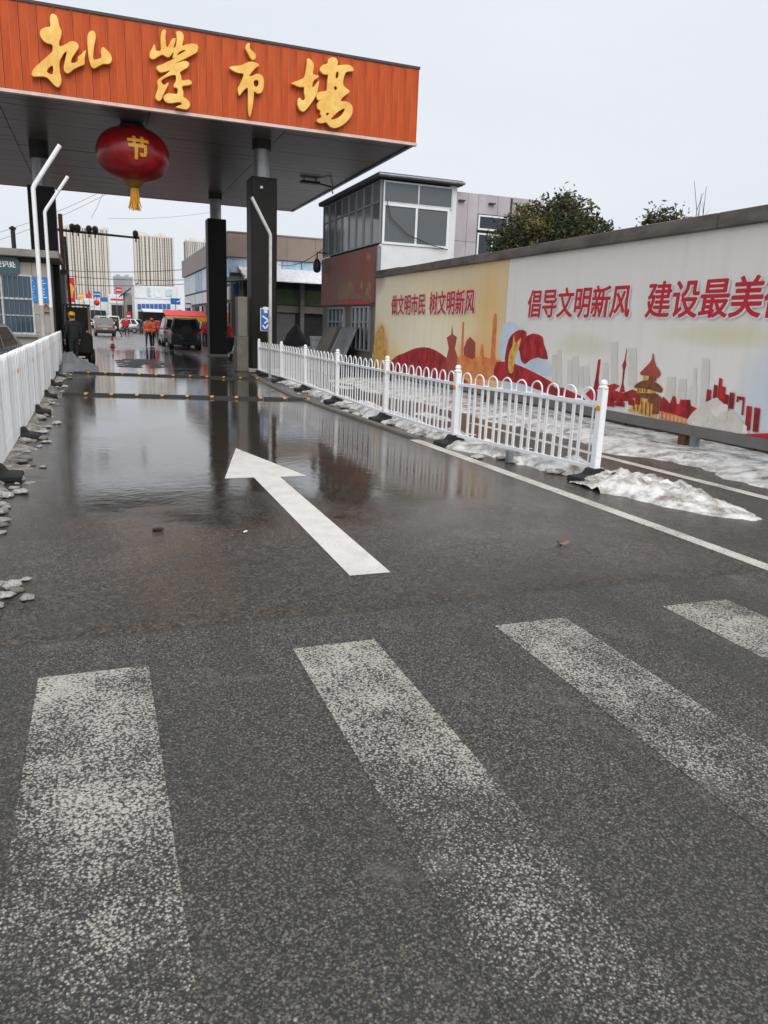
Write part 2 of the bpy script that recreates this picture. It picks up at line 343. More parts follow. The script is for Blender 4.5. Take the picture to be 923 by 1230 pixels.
printmat('print_pale', [(0, (204, 216, 230)), (.25, (234, 234, 232)), (.55, (242, 238, 230)), (1, (240, 235, 228))], math.radians(90), .2, 3.2, 1.6,
  [(14.2, 1.1, 1.1, .8, (168, 198, 226), .8), (7.4, 1.0, .8, .9, (176, 202, 228), .5), (8.6, 1.75, 1.4, .22, (214, 208, 150), .6), (11.8, 1.5, 1.0, .25, (216, 206, 168), .5), (10.0, .75, 1.4, .35, (250, 236, 214), .7), (4.5, 1.2, 1.6, .8, (170, 196, 226), .7)])

# ------------------------------------------------------------------ mesh builders
class MB:
    def __init__(s): s.v = []; s.f = []; s.mi = []
    def add(s, vs, fs, mi=0):
        o = len(s.v); s.v += [tuple(v) for v in vs]; s.f += [tuple(i + o for i in f) for f in fs]; s.mi += [mi] * len(fs); return s
    def box(s, x0, x1, y0, y1, z0, z1, mi=0):
        return s.add([(x0, y0, z0), (x1, y0, z0), (x1, y1, z0), (x0, y1, z0), (x0, y0, z1), (x1, y0, z1), (x1, y1, z1), (x0, y1, z1)],
                     [(3, 2, 1, 0), (4, 5, 6, 7), (0, 1, 5, 4), (1, 2, 6, 5), (2, 3, 7, 6), (3, 0, 4, 7)], mi)
    def hexa(s, p, mi=0):
        return s.add(p, [(3, 2, 1, 0), (4, 5, 6, 7), (0, 1, 5, 4), (1, 2, 6, 5), (2, 3, 7, 6), (3, 0, 4, 7)], mi)
    def bar(s, a, b, wx, wy, mi=0):                               # square bar between two points
        a, b = Vector(a), Vector(b); d = (b - a).normalized()
        u = d.cross(Vector((0, 0, 1)) if abs(d.z) < .95 else Vector((0, 1, 0))).normalized(); v = d.cross(u)
        c = [(-1, -1), (1, -1), (1, 1), (-1, 1)]
        return s.add([a + u * i * wx / 2 + v * j * wy / 2 for i, j in c] + [b + u * i * wx / 2 + v * j * wy / 2 for i, j in c],
                     [(3, 2, 1, 0), (4, 5, 6, 7), (0, 1, 5, 4), (1, 2, 6, 5), (2, 3, 7, 6), (3, 0, 4, 7)], mi)
    def tube(s, pts, r, n=8, mi=0, caps=True):
        pts = [Vector(p) for p in pts]; rs = r if isinstance(r, (list, tuple)) else [r] * len(pts)
        rings = []; ref = None
        for i, p in enumerate(pts):
            d = ((pts[min(i + 1, len(pts) - 1)] - p).normalized() + (p - pts[max(i - 1, 0)]).normalized()).normalized()
            if ref is None: ref = d.cross(Vector((0, 0, 1)) if abs(d.z) < .9 else Vector((0, 1, 0))).normalized()
            u = (ref - d * ref.dot(d)).normalized(); ref = u; v = d.cross(u)
            rings.append([p + (u * math.cos(2 * math.pi * k / n) + v * math.sin(2 * math.pi * k / n)) * rs[i] for k in range(n)])
        vs = [q for R in rings for q in R]; fs = []
        for i in range(len(rings) - 1):
            for k in range(n): fs.append((i * n + k, i * n + (k + 1) % n, (i + 1) * n + (k + 1) % n, (i + 1) * n + k))
        if caps: fs += [tuple(range(n - 1, -1, -1)), tuple((len(rings) - 1) * n + k for k in range(n))]
        return s.add(vs, fs, mi)
    def lathe(s, prof, n=24, c=(0, 0, 0), mi=0, ribs=0, ramp=0.):
        vs = []
        for r, z in prof:
            for k in range(n):
                a = 2 * math.pi * k / n; q = r * (1 - ramp * abs(math.sin(a * ribs / 2)) if ribs else 1)
                vs.append((c[0] + q * math.cos(a), c[1] + q * math.sin(a), c[2] + z))
        fs = [(i * n + k, i * n + (k + 1) % n, (i + 1) * n + (k + 1) % n, (i + 1) * n + k) for i in range(len(prof) - 1) for k in range(n)]
        fs += [tuple(range(n - 1, -1, -1)), tuple((len(prof) - 1) * n + k for k in range(n))]
        return s.add(vs, fs, mi)
    def loft(s, rings, mi=0, caps=True):
        n = len(rings[0]); vs = [q for R in rings for q in R]
        fs = [(i * n + k, i * n + (k + 1) % n, (i + 1) * n + (k + 1) % n, (i + 1) * n + k) for i in range(len(rings) - 1) for k in range(n)]
        if caps: fs += [tuple(range(n - 1, -1, -1)), tuple((len(rings) - 1) * n + k for k in range(n))]
        return s.add(vs, fs, mi)
    def mesh(s, name, mats, smooth=False, bevel=0.):
        me = bpy.data.meshes.new(name); me.from_pydata(s.v, [], s.f)
        for q in (mats if isinstance(mats, (list, tuple)) else [mats]): me.materials.append(M[q] if isinstance(q, str) else q)
        if any(s.mi): me.polygons.foreach_set('material_index', s.mi)
        bm = bmesh.new(); bm.from_mesh(me); bmesh.ops.recalc_face_normals(bm, faces=bm.faces)
        if bevel:
            bmesh.ops.bevel(bm, geom=[e for e in bm.edges if len(e.link_faces) == 2 and e.calc_face_angle(0) > .6], offset=bevel, segments=1, affect='EDGES', clamp_overlap=True)
        bm.to_mesh(me); bm.free()
        if smooth:
            me.polygons.foreach_set('use_smooth', [True] * len(me.polygons))
            try: me.set_sharp_from_angle(angle=math.radians(42))
            except Exception: pass
        return me
    def build(s, name, mats, parent=None, local=False, smooth=False, bevel=0.):
        return link(name, s.mesh(name, mats, smooth, bevel), parent, local)

def link(name, me, parent=None, local=False, loc=None):
    o = bpy.data.objects.new(name, me); col.objects.link(o)
    if parent is not None:
        o.parent = parent
        if not local and parent.parent is None: o.matrix_parent_inverse = parent.matrix_basis.inverted()
    if loc is not None: o.location = loc
    return o
def tag(o, label=None, cat=None, group=None, kind=None):
    if label: o['label'] = label
    if cat: o['category'] = cat
    if group: o['group'] = group
    if kind: o['kind'] = kind
    return o
def thing(name, label, cat, loc=(0, 0, 0), rz=0, group=None):
    o = bpy.data.objects.new(name, None); col.objects.link(o); o.empty_display_size = .3
    o.location = loc; o.rotation_euler = (0, 0, rz)
    o.matrix_basis = Matrix.Translation(Vector(loc)) @ Matrix.Rotation(rz, 4, 'Z')
    return tag(o, label, cat, group)
def clone(o, parent=None):
    c = o.copy(); col.objects.link(c); c.parent = parent
    for ch in o.children: clone(ch, c)
    return c
def B(*a): return MB().box(*a)
def struct(name, mb, mat, **k): return tag(mb.build(name, mat, **k), kind='structure')

def smooth_loop(pts, sub=3):
    n = len(pts); r = []
    for i in range(n):
        p0, p1, p2, p3 = (Vector(pts[(i + k - 1) % n]) for k in range(4))
        for s in range(sub):
            t = s / sub
            r.append(.5 * ((2 * p1) + (p2 - p0) * t + (2 * p0 - 5 * p1 + 4 * p2 - p3) * t * t + (3 * p1 - p0 - 3 * p2 + p3) * t ** 3))
    return r
def curve_mesh(name, loops, frame, extrude, bevel=0., mats=('gold',), sub=3):
    """flat outline with holes -> solid plate; loops in 2-D, frame = Matrix taking (u, v, depth) to the world"""
    cu = bpy.data.curves.new(name, 'CURVE'); cu.dimensions = '2D'; cu.fill_mode = 'BOTH'; cu.extrude = extrude; cu.bevel_depth = bevel; cu.bevel_resolution = 1
    for lp in loops:
        q = smooth_loop([(a, c, 0) for a, c in lp], sub) if sub > 1 else [Vector((a, c, 0)) for a, c in lp]
        sp = cu.splines.new('POLY'); sp.points.add(len(q) - 1); sp.use_cyclic_u = True
        for i, p in enumerate(q): sp.points[i].co = (p.x, p.y, 0, 1)
    return _cv(name, cu, frame, mats)
def _cv(name, cu, frame, mats):
    tmp = bpy.data.objects.new('tmp', cu); col.objects.link(tmp)
    bpy.context.view_layer.update()
    me = bpy.data.meshes.new_from_object(tmp.evaluated_get(bpy.context.evaluated_depsgraph_get()))
    bpy.data.objects.remove(tmp); bpy.data.curves.remove(cu)
    me.name = name; me.transform(frame); me.materials.clear()
    for q in mats: me.materials.append(M[q])
    return me
def text_mesh(name, s, size, frame, extrude=.004, offset=0., mat='print_red', shear=0., width=1., align='LEFT', spacing=1.):
    cu = bpy.data.curves.new(name, 'FONT'); cu.body = s; cu.size = size; cu.extrude = extrude; cu.offset = offset; cu.shear = shear
    cu.align_x = align; cu.space_character = spacing; cu.resolution_u = 3
    return _cv(name, cu, frame @ Matrix.Diagonal((width, 1, 1, 1)), [mat])
# frames: wall facing -Y (u = X), wall facing -X (u runs towards the camera = -Y)
def frameY(Y): return Matrix(((1, 0, 0, 0), (0, 0, -1, Y), (0, 1, 0, 0), (0, 0, 0, 1)))
def frameX(X): return Matrix(((0, 0, -1, X), (-1, 0, 0, 0), (0, 1, 0, 0), (0, 0, 0, 1)))
def fbm(x, y, z=0., o=4):
    return sum(noise.noise(Vector((x * 2 ** i, y * 2 ** i, z + i * 7.3))) / 2 ** i for i in range(o))

# ================================================================== GROUND, ROAD, MARKINGS
struct('ground', MB().add([(-1500, -60, -.03), (1500, -60, -.03), (1500, 1800, -.03), (-1500, 1800, -.03)], [(0, 1, 2, 3)]), 'ground')
road = struct('road', MB().add([(-14, -6, 0), (40, -6, 0), (40, 230, 0), (-14, 230, 0)], [(0, 1, 2, 3)]), 'asphalt')
def sheet(name, pts, mat, z=.002):
    return MB().add([(x, y, z) for x, y in pts], [tuple(range(len(pts)))]).build(name, mat, road)
for x0, x1 in ((-2.73, -2.25), (-1.55, -1.07), (-.345, .15), (.875, 1.33), (2.07, 2.55), (3.28, 3.80), (4.50, 4.98)):
    sheet('crosswalk_stripe', [(x0, -.4), (x1, -.4), (x1, 3.55), (x0, 3.55)], 'worn_paint')
sheet('direction_arrow', [(1.53, 4.61), (1.83, 4.61), (1.82, 8.06), (2.13, 8.06), (1.67, 10.1), (1.21, 8.07), (1.53, 8.07)], 'fresh_paint')
sheet('lane_line', [(4.67, -2), (4.82, -2), (4.74, 4.9), (4.60, 10.6), (4.42, 10.6), (4.60, 4.9)], 'line_paint')
sheet('bay_line', [(6.86, 3.5), (7.02, 3.5), (6.56, 12.5), (6.40, 12.5)], 'line_paint')
ed = MB()
q = [(4.50, 10.62), (4.36, 14.), (4.22, 18.), (4.40, 22.), (4.72, 25.6)]
for (xa, ya), (xb, yb) in zip(q, q[1:]):
    ln = math.hypot(xb - xa, yb - ya); n = int(ln / 1.0)
    for i in range(n):
        t0, t1 = i / n, (i + 1) / n - .012 / ln * 1
        a = (xa + (xb - xa) * t0, ya + (yb - ya) * t0); c = (xa + (xb - xa) * t1, ya + (yb - ya) * t1)
        h = .035 + random.uniform(-.006, .006)
        MB().hexa([(a[0], a[1], -.01), (a[0] + .16, a[1], -.01), (c[0] + .16, c[1], -.01), (c[0], c[1], -.01),
                   (a[0] + .01, a[1], h), (a[0] + .15, a[1], h), (c[0] + .15, c[1], h), (c[0] + .01, c[1], h)]).build('edging_stone', 'kerb_stone', road)
# concrete apron where the gate lane meets the market street
a0, a1, a2 = gz(50, 424), gz(160, 420.5), gz(262, 428)
# ------------------------------------------------------------------ rubber speed bumps
def bump_strip(pa, pb, label):
    a, b = gz(*pa), gz(*pb); d = (b - a); L_ = d.length; ang = math.atan2(d.y, d.x)
    t = thing('speed_bump', label, 'speed bump', (a.x, a.y, 0), ang, 'rubber speed bumps across the gate lane')
    n = int(L_ / .5); sl = L_ / n
    prof = [(-.17, .0), (-.15, .022), (-.07, .048), (.07, .048), (.15, .022), (.17, 0)]
    def seg(x0, x1, s=1., lift=0.): return MB().loft([[(x, y * s, z * s + lift) for y, z in prof] for x in (x0, x0 + .02, x1 - .02, x1)])
    mb, my = seg(.0, sl - .012).mesh('black_segment', 'black_rubber'), seg(sl - .10, sl - .03, .80, .017).mesh('yellow_stud', 'bump_yellow')
    for i in range(n):
        link('black_segment', mb, t, True, (i * sl, 0, 0)); link('yellow_stud', my, t, True, (i * sl, 0, 0))
bump_strip((77, 474), (374, 481), 'black and yellow rubber speed bump beside the first snow lumps, across flooded lane')
bump_strip((90, 448), (312, 456), 'black and yellow rubber speed bump just under the front edge of the canopy')

# ================================================================== GATE CANOPY
CF, CB, CL, CR, ZS, ZT = 24.9, 41.9, -6.6, 10.15, 7.6, 9.93
gate = thing('gate_canopy', 'flat gate canopy with orange ribbed fascia carrying gold calligraphy', 'canopy', (1.8, 33, 0))
npan = round((CR - CL) / .4475); PW = (CR - CL) / npan
pan = MB()
pan.box(0, PW - .014, 0, .05, 0, ZT - ZS - .16)
pan.box(.205, .222, -.006, 0.002, 0, ZT - ZS - .16, 1)
pan.hexa([(PW - .03, -.022, 0), (PW - .014, -.022, 0), (PW - .014, .0, 0), (PW - .03, .0, 0)] + [(PW - .03, -.022, ZT - ZS - .16), (PW - .014, -.022, ZT - ZS - .16), (PW - .014, .0, ZT - ZS - .16), (PW - .03, .0, ZT - ZS - .16)], 1)
pme = pan.mesh('fascia_panel', ['orange_panel', 'orange_seam'])
for i in range(npan):
    o = link('fascia_panel', pme, gate, False, None); o.location = (CL + i * PW, CF + random.uniform(-.004, .004), ZS + .08)
B(CL, CR, CF + .05, CF + .12, ZS + .02, ZT - .02).build('fascia_backing', 'dark_trim', gate)
B(CL - .02, CR + .02, CF - .03, CF + .14, ZS - .02, ZS + .065).build('bottom_trim', 'pale_trim', gate)
B(CL - .02, CR + .02, CF - .03, CF + .16, ZT - .075, ZT).build('top_trim', 'dark_trim', gate)
for x0, x1 in ((CR - .07, CR), (CL, CL + .07)):
    B(x0, x1, CF + .15, CB, ZS, ZT - .02).build('side_fascia', 'orange_panel', gate)
B(CL, CR, CB, CB + .08, ZS, ZT - .02).build('rear_fascia', 'orange_panel', gate)
B(CL + .08, CR - .08, CF + .2, CB - .02, ZT - .35, ZT - .25).build('roof_deck', 'galv', gate)
B(CL + .08, CR - .08, CF + .14, CB - .02, ZS + .06, ZS + .09).build('soffit_backing', 'soffit_gap', gate)
B(CR - .16, CR - .07, CF + .15, CB, ZS - .03, ZS + .03).build('soffit_edge_trim', 'galv', gate)
ny, nx = 26, 4
dy, dx = (CB - CF - .16) / ny, (CR - .16 - CL - .08) / nx
sme = B(0, dx - .02, 0, dy - .018, 0, .03).mesh('soffit_panel', 'soffit', bevel=.004)
for j in range(ny):
    for i in range(nx):
        o = link('soffit_panel', sme, gate); o.location = (CL + .08 + i * dx, CF + .14 + j * dy, ZS + .02 + random.uniform(-.004, .006)); o.rotation_euler = (random.uniform(-.004, .004), 0, 0)
# calligraphy: four characters traced as solid gold letters on stand-offs
CHARS = [
 (30, 10, .1192, [[(285,60),(315,75),(335,120),(345,180),(368,230),(362,290),(345,340),(350,390),(420,365),(460,338),(515,345),(542,385),(520,430),(480,490),(462,555),(530,545),(538,495),(575,465),(610,430),(600,510),(600,565),(560,580),(490,615),(440,655),(405,640),(395,590),(415,500),(425,435),(395,450),(365,500),(347,550),(352,640),(368,720),(350,785),(320,790),(280,755),(235,705),(180,685),(90,688),(72,660),(95,610),(160,550),(240,480),(278,440),(285,400),(275,365),(220,350),(175,310),(155,260),(170,215),(220,195),(262,185),(255,110),(265,70)],
   [(220,640),(235,605),(265,580),(288,590),(285,665),(250,665)],
   [(675,230),(705,245),(713,300),(700,360),(690,440),(690,520),(740,515),(775,495),(768,440),(785,395),(820,420),(865,470),(875,520),(850,560),(790,560),(730,590),(695,605),(670,585),(650,520),(640,430),(632,330),(640,260)]]),
 (170, 25, .09346, [[(290,118),(312,135),(305,200),(312,280),(322,345),(350,330),(375,270),(405,232),(435,232),(432,275),(415,330),(410,365),(440,335),(452,290),(458,220),(448,150),(480,140),(515,150),(540,195),(535,260),(520,330),(580,310),(650,300),(710,312),(728,350),(715,400),(670,430),(600,465),(520,505),(440,545),(410,562),(490,540),(550,522),(600,535),(610,565),(590,600),(540,630),(490,665),(510,710),(515,770),(570,768),(620,765),(645,795),(630,820),(570,832),(530,838),(520,860),(538,920),(535,980),(580,1010),(620,1060),(615,1105),(585,1135),(540,1135),(450,1110),(510,1085),(520,1065),(500,1045),(440,1048),(380,1058),(320,1045),(287,1000),(300,960),(350,938),(420,945),(465,940),(470,880),(455,862),(425,855),(418,830),(440,790),(450,730),(440,700),(400,695),(340,715),(250,770),(290,835),(335,803),(345,815),(310,890),(275,960),(262,1000),(235,1027),(205,1020),(182,985),(195,930),(215,870),(208,800),(215,765),(260,730),(320,690),(380,640),(330,645),(270,662),(230,655),(198,615),(210,585),(270,565),(350,525),(422,490),(402,470),(420,400),(395,420),(375,450),(345,470),(300,450),(270,435),(220,455),(170,488),(130,490),(108,460),(115,410),(140,360),(165,310),(178,340),(180,380),(215,395),(255,380),(252,300),(250,220),(262,150)],
   [(580,378),(540,408),(480,442),(450,455),(460,430),(490,398),(535,378)]]),
 (265, 45, .08125, [[(410,88),(432,100),(428,140),(445,185),(490,225),(522,265),(515,310),(495,332),(465,325),(430,280),(395,210),(372,165),(375,125)],
   [(135,450),(200,430),(300,420),(360,395),(430,365),(500,370),(570,410),(530,440),(480,490),(440,540),(418,580),(480,570),(530,548),(580,548),(620,580),(638,640),(635,720),(620,790),(585,825),(545,828),(495,795),(490,850),(480,960),(465,1060),(440,1160),(425,1165),(412,1080),(408,960),(408,850),(405,745),(360,765),(310,820),(280,860),(262,800),(260,750),(290,700),(320,630),(345,540),(270,525),(210,505)],
   [(520,628),(555,635),(568,680),(550,725),(520,738),(495,710),(486,670),(498,640)]]),
 (340, 60, .1029, [[(290,105),(330,125),(358,175),(350,240),(350,290),(410,300),(405,325),(365,350),(345,390),(340,445),(370,420),(418,365),(412,430),(390,520),(350,590),(300,660),(255,710),(225,718),(190,690),(172,630),(180,575),(200,565),(215,590),(245,590),(262,560),(248,500),(250,435),(200,432),(140,410),(102,390),(170,365),(245,330),(265,270),(280,180)],
   [(570,92),(615,100),(640,140),(630,185),(700,180),(770,180),(815,210),(820,245),(780,250),(740,258),(715,300),(700,370),(710,430),(775,480),(740,520),(700,550),(670,600),(740,605),(795,640),(812,690),(800,760),(750,830),(690,880),(620,910),(570,905),(530,875),(505,845),(460,855),(420,850),(395,820),(440,795),(455,775),(435,745),(440,710),(410,690),(398,650),(415,610),(480,575),(495,560),(430,590),(400,575),(393,540),(410,500),(460,490),(510,480),(518,420),(522,350),(528,290),(480,285),(440,250),(435,215),(470,180),(525,160),(530,115)],
   [(622,258),(650,258),(645,330),(612,330)], [(595,430),(615,422),(632,440),(628,468),(608,472),(594,455)], [(500,745),(520,730),(540,740),(530,765),(508,768)],
   [(718,680),(715,720),(670,780),(600,815),(555,810),(590,770),(650,715)]]),
]
for ox, oy, s, loops in CHARS:
    lp = []
    for L_ in loops:
        r = []
        for x, y in L_:
            p = gy(ox + x * s, oy + y * s, CF - .14); r.append((p.x, p.z))
        lp.append(r)
    link('gold_character', curve_mesh('gold_character', lp, frameY(CF - .10), .055, .009, ('gold',), 2), gate)
# floodlight under the soffit
fl = thing('floodlight', 'small dark floodlight bracketed under the canopy edge near the glazed room', 'lamp', tuple(gz(374, 216, ZS)))
p = gz(374, 216, ZS)
B(p.x - .45, p.x + .35, p.y - .18, p.y + .18, ZS - .16, ZS - .06).build('lamp_housing', 'black_steel', fl, bevel=.02)
MB().bar((p.x - .3, p.y, ZS + .02), (p.x - .3, p.y, ZS - .08), .04, .04).bar((p.x + .2, p.y, ZS + .02), (p.x + .2, p.y, ZS - .08), .04, .04).build('bracket', 'black_steel', fl)
pw = gz(400, 232, ZS - .1)
MB().tube([(p.x + .3, p.y, ZS - .11), (p.x + .8, p.y - .2, ZS - .22), (pw.x, pw.y, ZS - .1)], .035, 6).build('cable', 'wire', fl)

# ------------------------------------------------------------------ columns
def column(x, y, label, ztop, zcol, hw=.44, tr=.27):
    t = thing('column', label, 'column', (x, y, 0), 0, 'columns carrying the gate canopy')
    MB().tube([(x, y, ztop - .1), (x, y, ZS + .04)], tr, 20).build('steel_tube', 'tube_steel', t, smooth=True)
    MB().tube([(x, y, zcol), (x, y, ZS + .03)], tr + .05, 20).build('dark_top', 'dark_top', t, smooth=True)  # near-black, slightly wider tube round the top of the neck
    B(x - hw, x + hw, y - hw, y + hw, .12, ztop).build('cladding', 'black_clad', t, bevel=.03)
    B(x - hw - .12, x + hw + .12, y - hw - .12, y + hw + .12, 0, .13).build('plinth', 'concrete', t, bevel=.02)
    return t
c1 = column(5.42, 27., 'black clad column with bare steel neck right behind the end of the arch-topped fence', 6.42, 7.32)
B(5.28, 5.36, 26.5, 26.56, 6.05, 6.12).build('spot', 'white_paint', c1)
column(5.52, 38.6, 'black clad column standing beside the black off-roader, under the back of canopy', 6.44, 7.35)
pl = gy(51.5, 250, 31.2)
column(pl.x, 31.2, 'black clad column rising behind the registration office roof', 6.1, 7.05)

# ------------------------------------------------------------------ lantern
lp0 = gz(157, 147, ZS); LY = lp0.y + .2
lc = gy(160, 186, LY)
lr = abs(gy(204, 190, LY).x - gy(115, 184, LY).x) / 2
lh = (gy(160, 153, LY).z - gy(160, 218, LY).z) / 2
lan = thing('lantern', 'large red festival lantern with gold tassel hanging under the canopy', 'lantern', (lc.x, lc.y, lc.z))
prof = [(lr * math.sin(math.pi * (i / 22)) ** .8 if 0 < i < 22 else .3 * lr, -lh * math.cos(math.pi * i / 22)) for i in range(2, 21)]
MB().lathe([(.26 * lr, -lh * .995)] + prof + [(.26 * lr, lh * .995)], 72, lc, ribs=36, ramp=.025).build('silk_globe', 'red_silk', lan, smooth=True)
MB().lathe([(.34 * lr, -.02), (.36 * lr, .06), (.30 * lr, .16), (.2 * lr, .18)], 28, (lc.x, lc.y, lc.z + lh - .06)).build('top_cap', 'dark_top', lan, smooth=True)
MB().lathe([(.12 * lr, -.20), (.18 * lr, -.16), (.26 * lr, -.04), (.38 * lr, .06), (.44 * lr, .13)], 28, (lc.x, lc.y, lc.z - lh + .02))  .build('bottom_cap', 'gold_side', lan, smooth=True)
tm = MB()
for k in range(26):
    a = random.uniform(0, 6.28); r0 = random.uniform(.02, .12); r1 = random.uniform(.05, .24)
    zz = lc.z - lh - .2
    tm.tube([(lc.x + r0 * math.cos(a), lc.y + r0 * math.sin(a), zz), (lc.x + r0 * 1.3 * math.cos(a), lc.y + r0 * 1.3 * math.sin(a), zz - .28), (lc.x + r1 * math.cos(a), lc.y + r1 * math.sin(a), zz - random.uniform(.5, .68))], [.03, .028, .016], 5)
tm.build('tassel', 'yellow_gold', lan)
for sx in (-.22, .22): MB().tube([(lc.x + sx, lc.y, lc.z + lh - .05), (lc.x + sx, lc.y, ZS + .03)], .045, 8).build('hanger', 'dark_top', lan)
# the character on the silk, wrapped on the globe
ct = text_mesh('character', '节', 1.0, Matrix.Identity(4), extrude=.0, offset=.035, mat='yellow_gold')
bm = bmesh.new(); bm.from_mesh(ct); bmesh.ops.triangulate(bm, faces=bm.faces)
for _ in range(3): bmesh.ops.subdivide_edges(bm, edges=[e for e in bm.edges if e.calc_length() > .12], cuts=1, use_grid_fill=False); bmesh.ops.triangulate(bm, faces=bm.faces)
xs = [v.co.x for v in bm.verts]; ys = [v.co.y for v in bm.verts]; mxx, mxy = (min(xs) + max(xs)) / 2, (min(ys) + max(ys)) / 2
cc = gy(165, 178, LY - lr * .9); csz = .66
view = math.atan2(-lc.y, -lc.x) + .05
for v in bm.verts:
    u, q = (v.co.x - mxx) * csz, (v.co.y - mxy) * csz + (cc.z - lc.z)
    zt = max(-.97, min(.97, q / lh)); th = math.acos(-zt); rad = lr * math.sin(th) ** .8 + .02
    a = view + u / rad + .10
    v.co = (lc.x + rad * math.cos(a), lc.y + rad * math.sin(a), lc.z + q)
bm.to_mesh(ct); bm.free(); link('gold_character', ct, lan)

# ================================================================== WHITE BENT POLES
def bent_pole(x, y, zb, dxa, dza, label, mat, r=.055):
    t = thing('bent_pole', label, 'pole', (x, y, 0), 0, 'white bent poles at the gate')
    MB().tube([(x, y, 0), (x, y, 1.3), (x, y, zb - .02), (x + dxa * .06, y, zb + dza * .06), (x + dxa, y, zb + dza)], r, 12).build('pole_tube', mat, t, smooth=True)
    MB().tube([(x, y, 0), (x, y, 1.9)], r * 1.12, 12).build('sleeve', 'grey_pole', t, smooth=True)
    B(x - .15, x + .15, y - .15, y + .15, 0, .03).build('foot_plate', 'galv', t)
bent_pole(gy(40, 225, 20.6).x, 20.6, 4.58, .64, .98, 'white bent pole with a thick shaft in front of the office sign', 'white_paint', .052)
bent_pole(gy(54, 254, 24.4).x, 24.4, 4.51, .66, .98, 'slim white bent pole in front of the blue notices', 'white_paint', .047)
bent_pole(4.98, 23.5, 4.28, -.56, 1.0, 'white bent pole rising beside the blue parking sign and fence', 'white_metal', .05)

# ================================================================== ARCH-TOPPED FENCES
def hoop_mesh(name, wd, z0, z1, r=.011):
    pts = [(-wd / 2, 0, z0), (-wd / 2, 0, (z0 + z1) / 2)]
    for k in range(9):
        a = math.pi - math.pi * k / 8; pts.append((wd / 2 * math.cos(a), 0, z1 - wd / 2 + wd / 2 * math.sin(a)))
    pts += [(wd / 2, 0, (z0 + z1) / 2), (wd / 2, 0, z0)]
    return MB().tube(pts, r, 6).mesh(name, 'white_paint', smooth=True)
HTOP = 1.08
tall_me = hoop_mesh('tall_hoop', .20, .17, HTOP); low_me = hoop_mesh('low_hoop', .16, .17, .93)
post_me = MB().box(-.045, .045, -.045, .045, .05, 1.08).mesh('post', 'white_paint', bevel=.008)
cap_me = MB().lathe([(.055, 1.08), (.06, 1.10), (.03, 1.115), (.045, 1.14), (.035, 1.17), (.008, 1.185)], 14).mesh('post_cap', 'white_paint', smooth=True)
def rub_ring(hx, hy, z): return [(-hx, -hy, z), (hx, -hy, z), (hx, hy, z), (-hx, hy, z)]
foot_me = MB().loft([rub_ring(.17, .27, .002), rub_ring(.17, .27, .06), rub_ring(.09, .13, .085), rub_ring(.08, .08, .16)]).mesh('rubber_foot', 'black_rubber', bevel=.01)
refl_me = MB().tube([(0, -.046, .86), (0, -.056, .86)], .032, 10).mesh('reflector', 'reflector')
def fence(pts, label, feet=True, refl=True, n=9, flip=1):
    t = thing('railing_fence', label, 'fence', (pts[0][0], pts[0][1], 0))
    T0 = t.matrix_basis.inverted()
    def put(name, me, par, x, y, a, top=True):
        o = link(name, me, par, local=not top)
        if top: o.location = (x, y, 0); o.rotation_euler = (0, 0, a)
        return o
    for i, (x, y) in enumerate(pts):
        a = math.atan2(pts[min(i + 1, len(pts) - 1)][1] - pts[max(i - 1, 0)][1], pts[min(i + 1, len(pts) - 1)][0] - pts[max(i - 1, 0)][0]) + random.uniform(-.03, .03)
        o = put('post', post_me, t, x, y, a); o.rotation_euler[1] = random.uniform(-.008, .008); o.rotation_euler[0] = random.uniform(-.01, .01)
        link('post_cap', cap_me, o, True)
        if feet: link('rubber_foot', foot_me, o, True)
        if refl and i % 1 == 0:
            r = link('reflector', refl_me, o, True); r.rotation_euler = (0, 0, -math.pi / 2 * flip + random.uniform(-.2, .2)) if False else (0, 0, (0 if flip > 0 else math.pi))
    for (x0, y0), (x1, y1) in zip(pts, pts[1:]):
        a = math.atan2(y1 - y0, x1 - x0); L_ = math.hypot(x1 - x0, y1 - y0); c, s_ = math.cos(a), math.sin(a)
        for nm, z0, z1, th in (('bottom_rail', .14, .18, .02), ('top_rail', .885, .925, .018)):
            mb = MB().box(.05, L_ - .05, -th, th, z0, z1)
            o = mb.build(nm, 'white_paint', t, local=False); o.location = (x0, y0, 0); o.rotation_euler = (0, 0, a)
        p = (L_ - .14) / n
        for k in range(n):
            u = .07 + p * (k + .5); dz = random.uniform(-.006, .006)
            o = put('tall_hoop', tall_me, t, x0 + c * u, y0 + s_ * u, a); o.location.z = dz
            if k < n - 1: put('low_hoop', low_me, t, x0 + c * (u + p / 2), y0 + s_ * (u + p / 2), a)
    return t
RP = [(5.38, 7.2), (4.90, 9.99), (4.86, 12.86), (4.92, 16.1), (5.0, 19.2), (5.02, 22.1), (4.97, 25.2)]
rf = fence(RP, 'white railing fence with arched tops and rubber feet, snow along its foot, before the billboard', n=9, flip=-1)
B(4.95, 5.03, 8.45, 8.55, 0, .17).build('support_foot', 'galv', rf, bevel=.01)
LP = [(-1.04, 5.6), (-1.06, 8.4), (-1.08, 11.3), (-1.10, 14.2), (-1.13, 17.1), (-1.16, 20.0), (-1.19, 23.), (-1.22, 26.), (-1.25, 29.2)]
lf = thing('picket_fence', 'white close-set picket fence along slush lumps between the lane and the registration office', 'fence', (LP[0][0], LP[0][1], 0))
pk_me = MB().loft([[(-w_, -.012, z), (w_, -.012, z), (w_, .012, z), (-w_, .012, z)] for w_, z in ((.035, .06), (.035, 1.12), (.027, 1.155), (.008, 1.185))]).mesh('picket', 'white_paint')
lpost_me = MB().box(-.045, .045, -.045, .045, .03, 1.14).mesh('post', 'white_paint', bevel=.008)
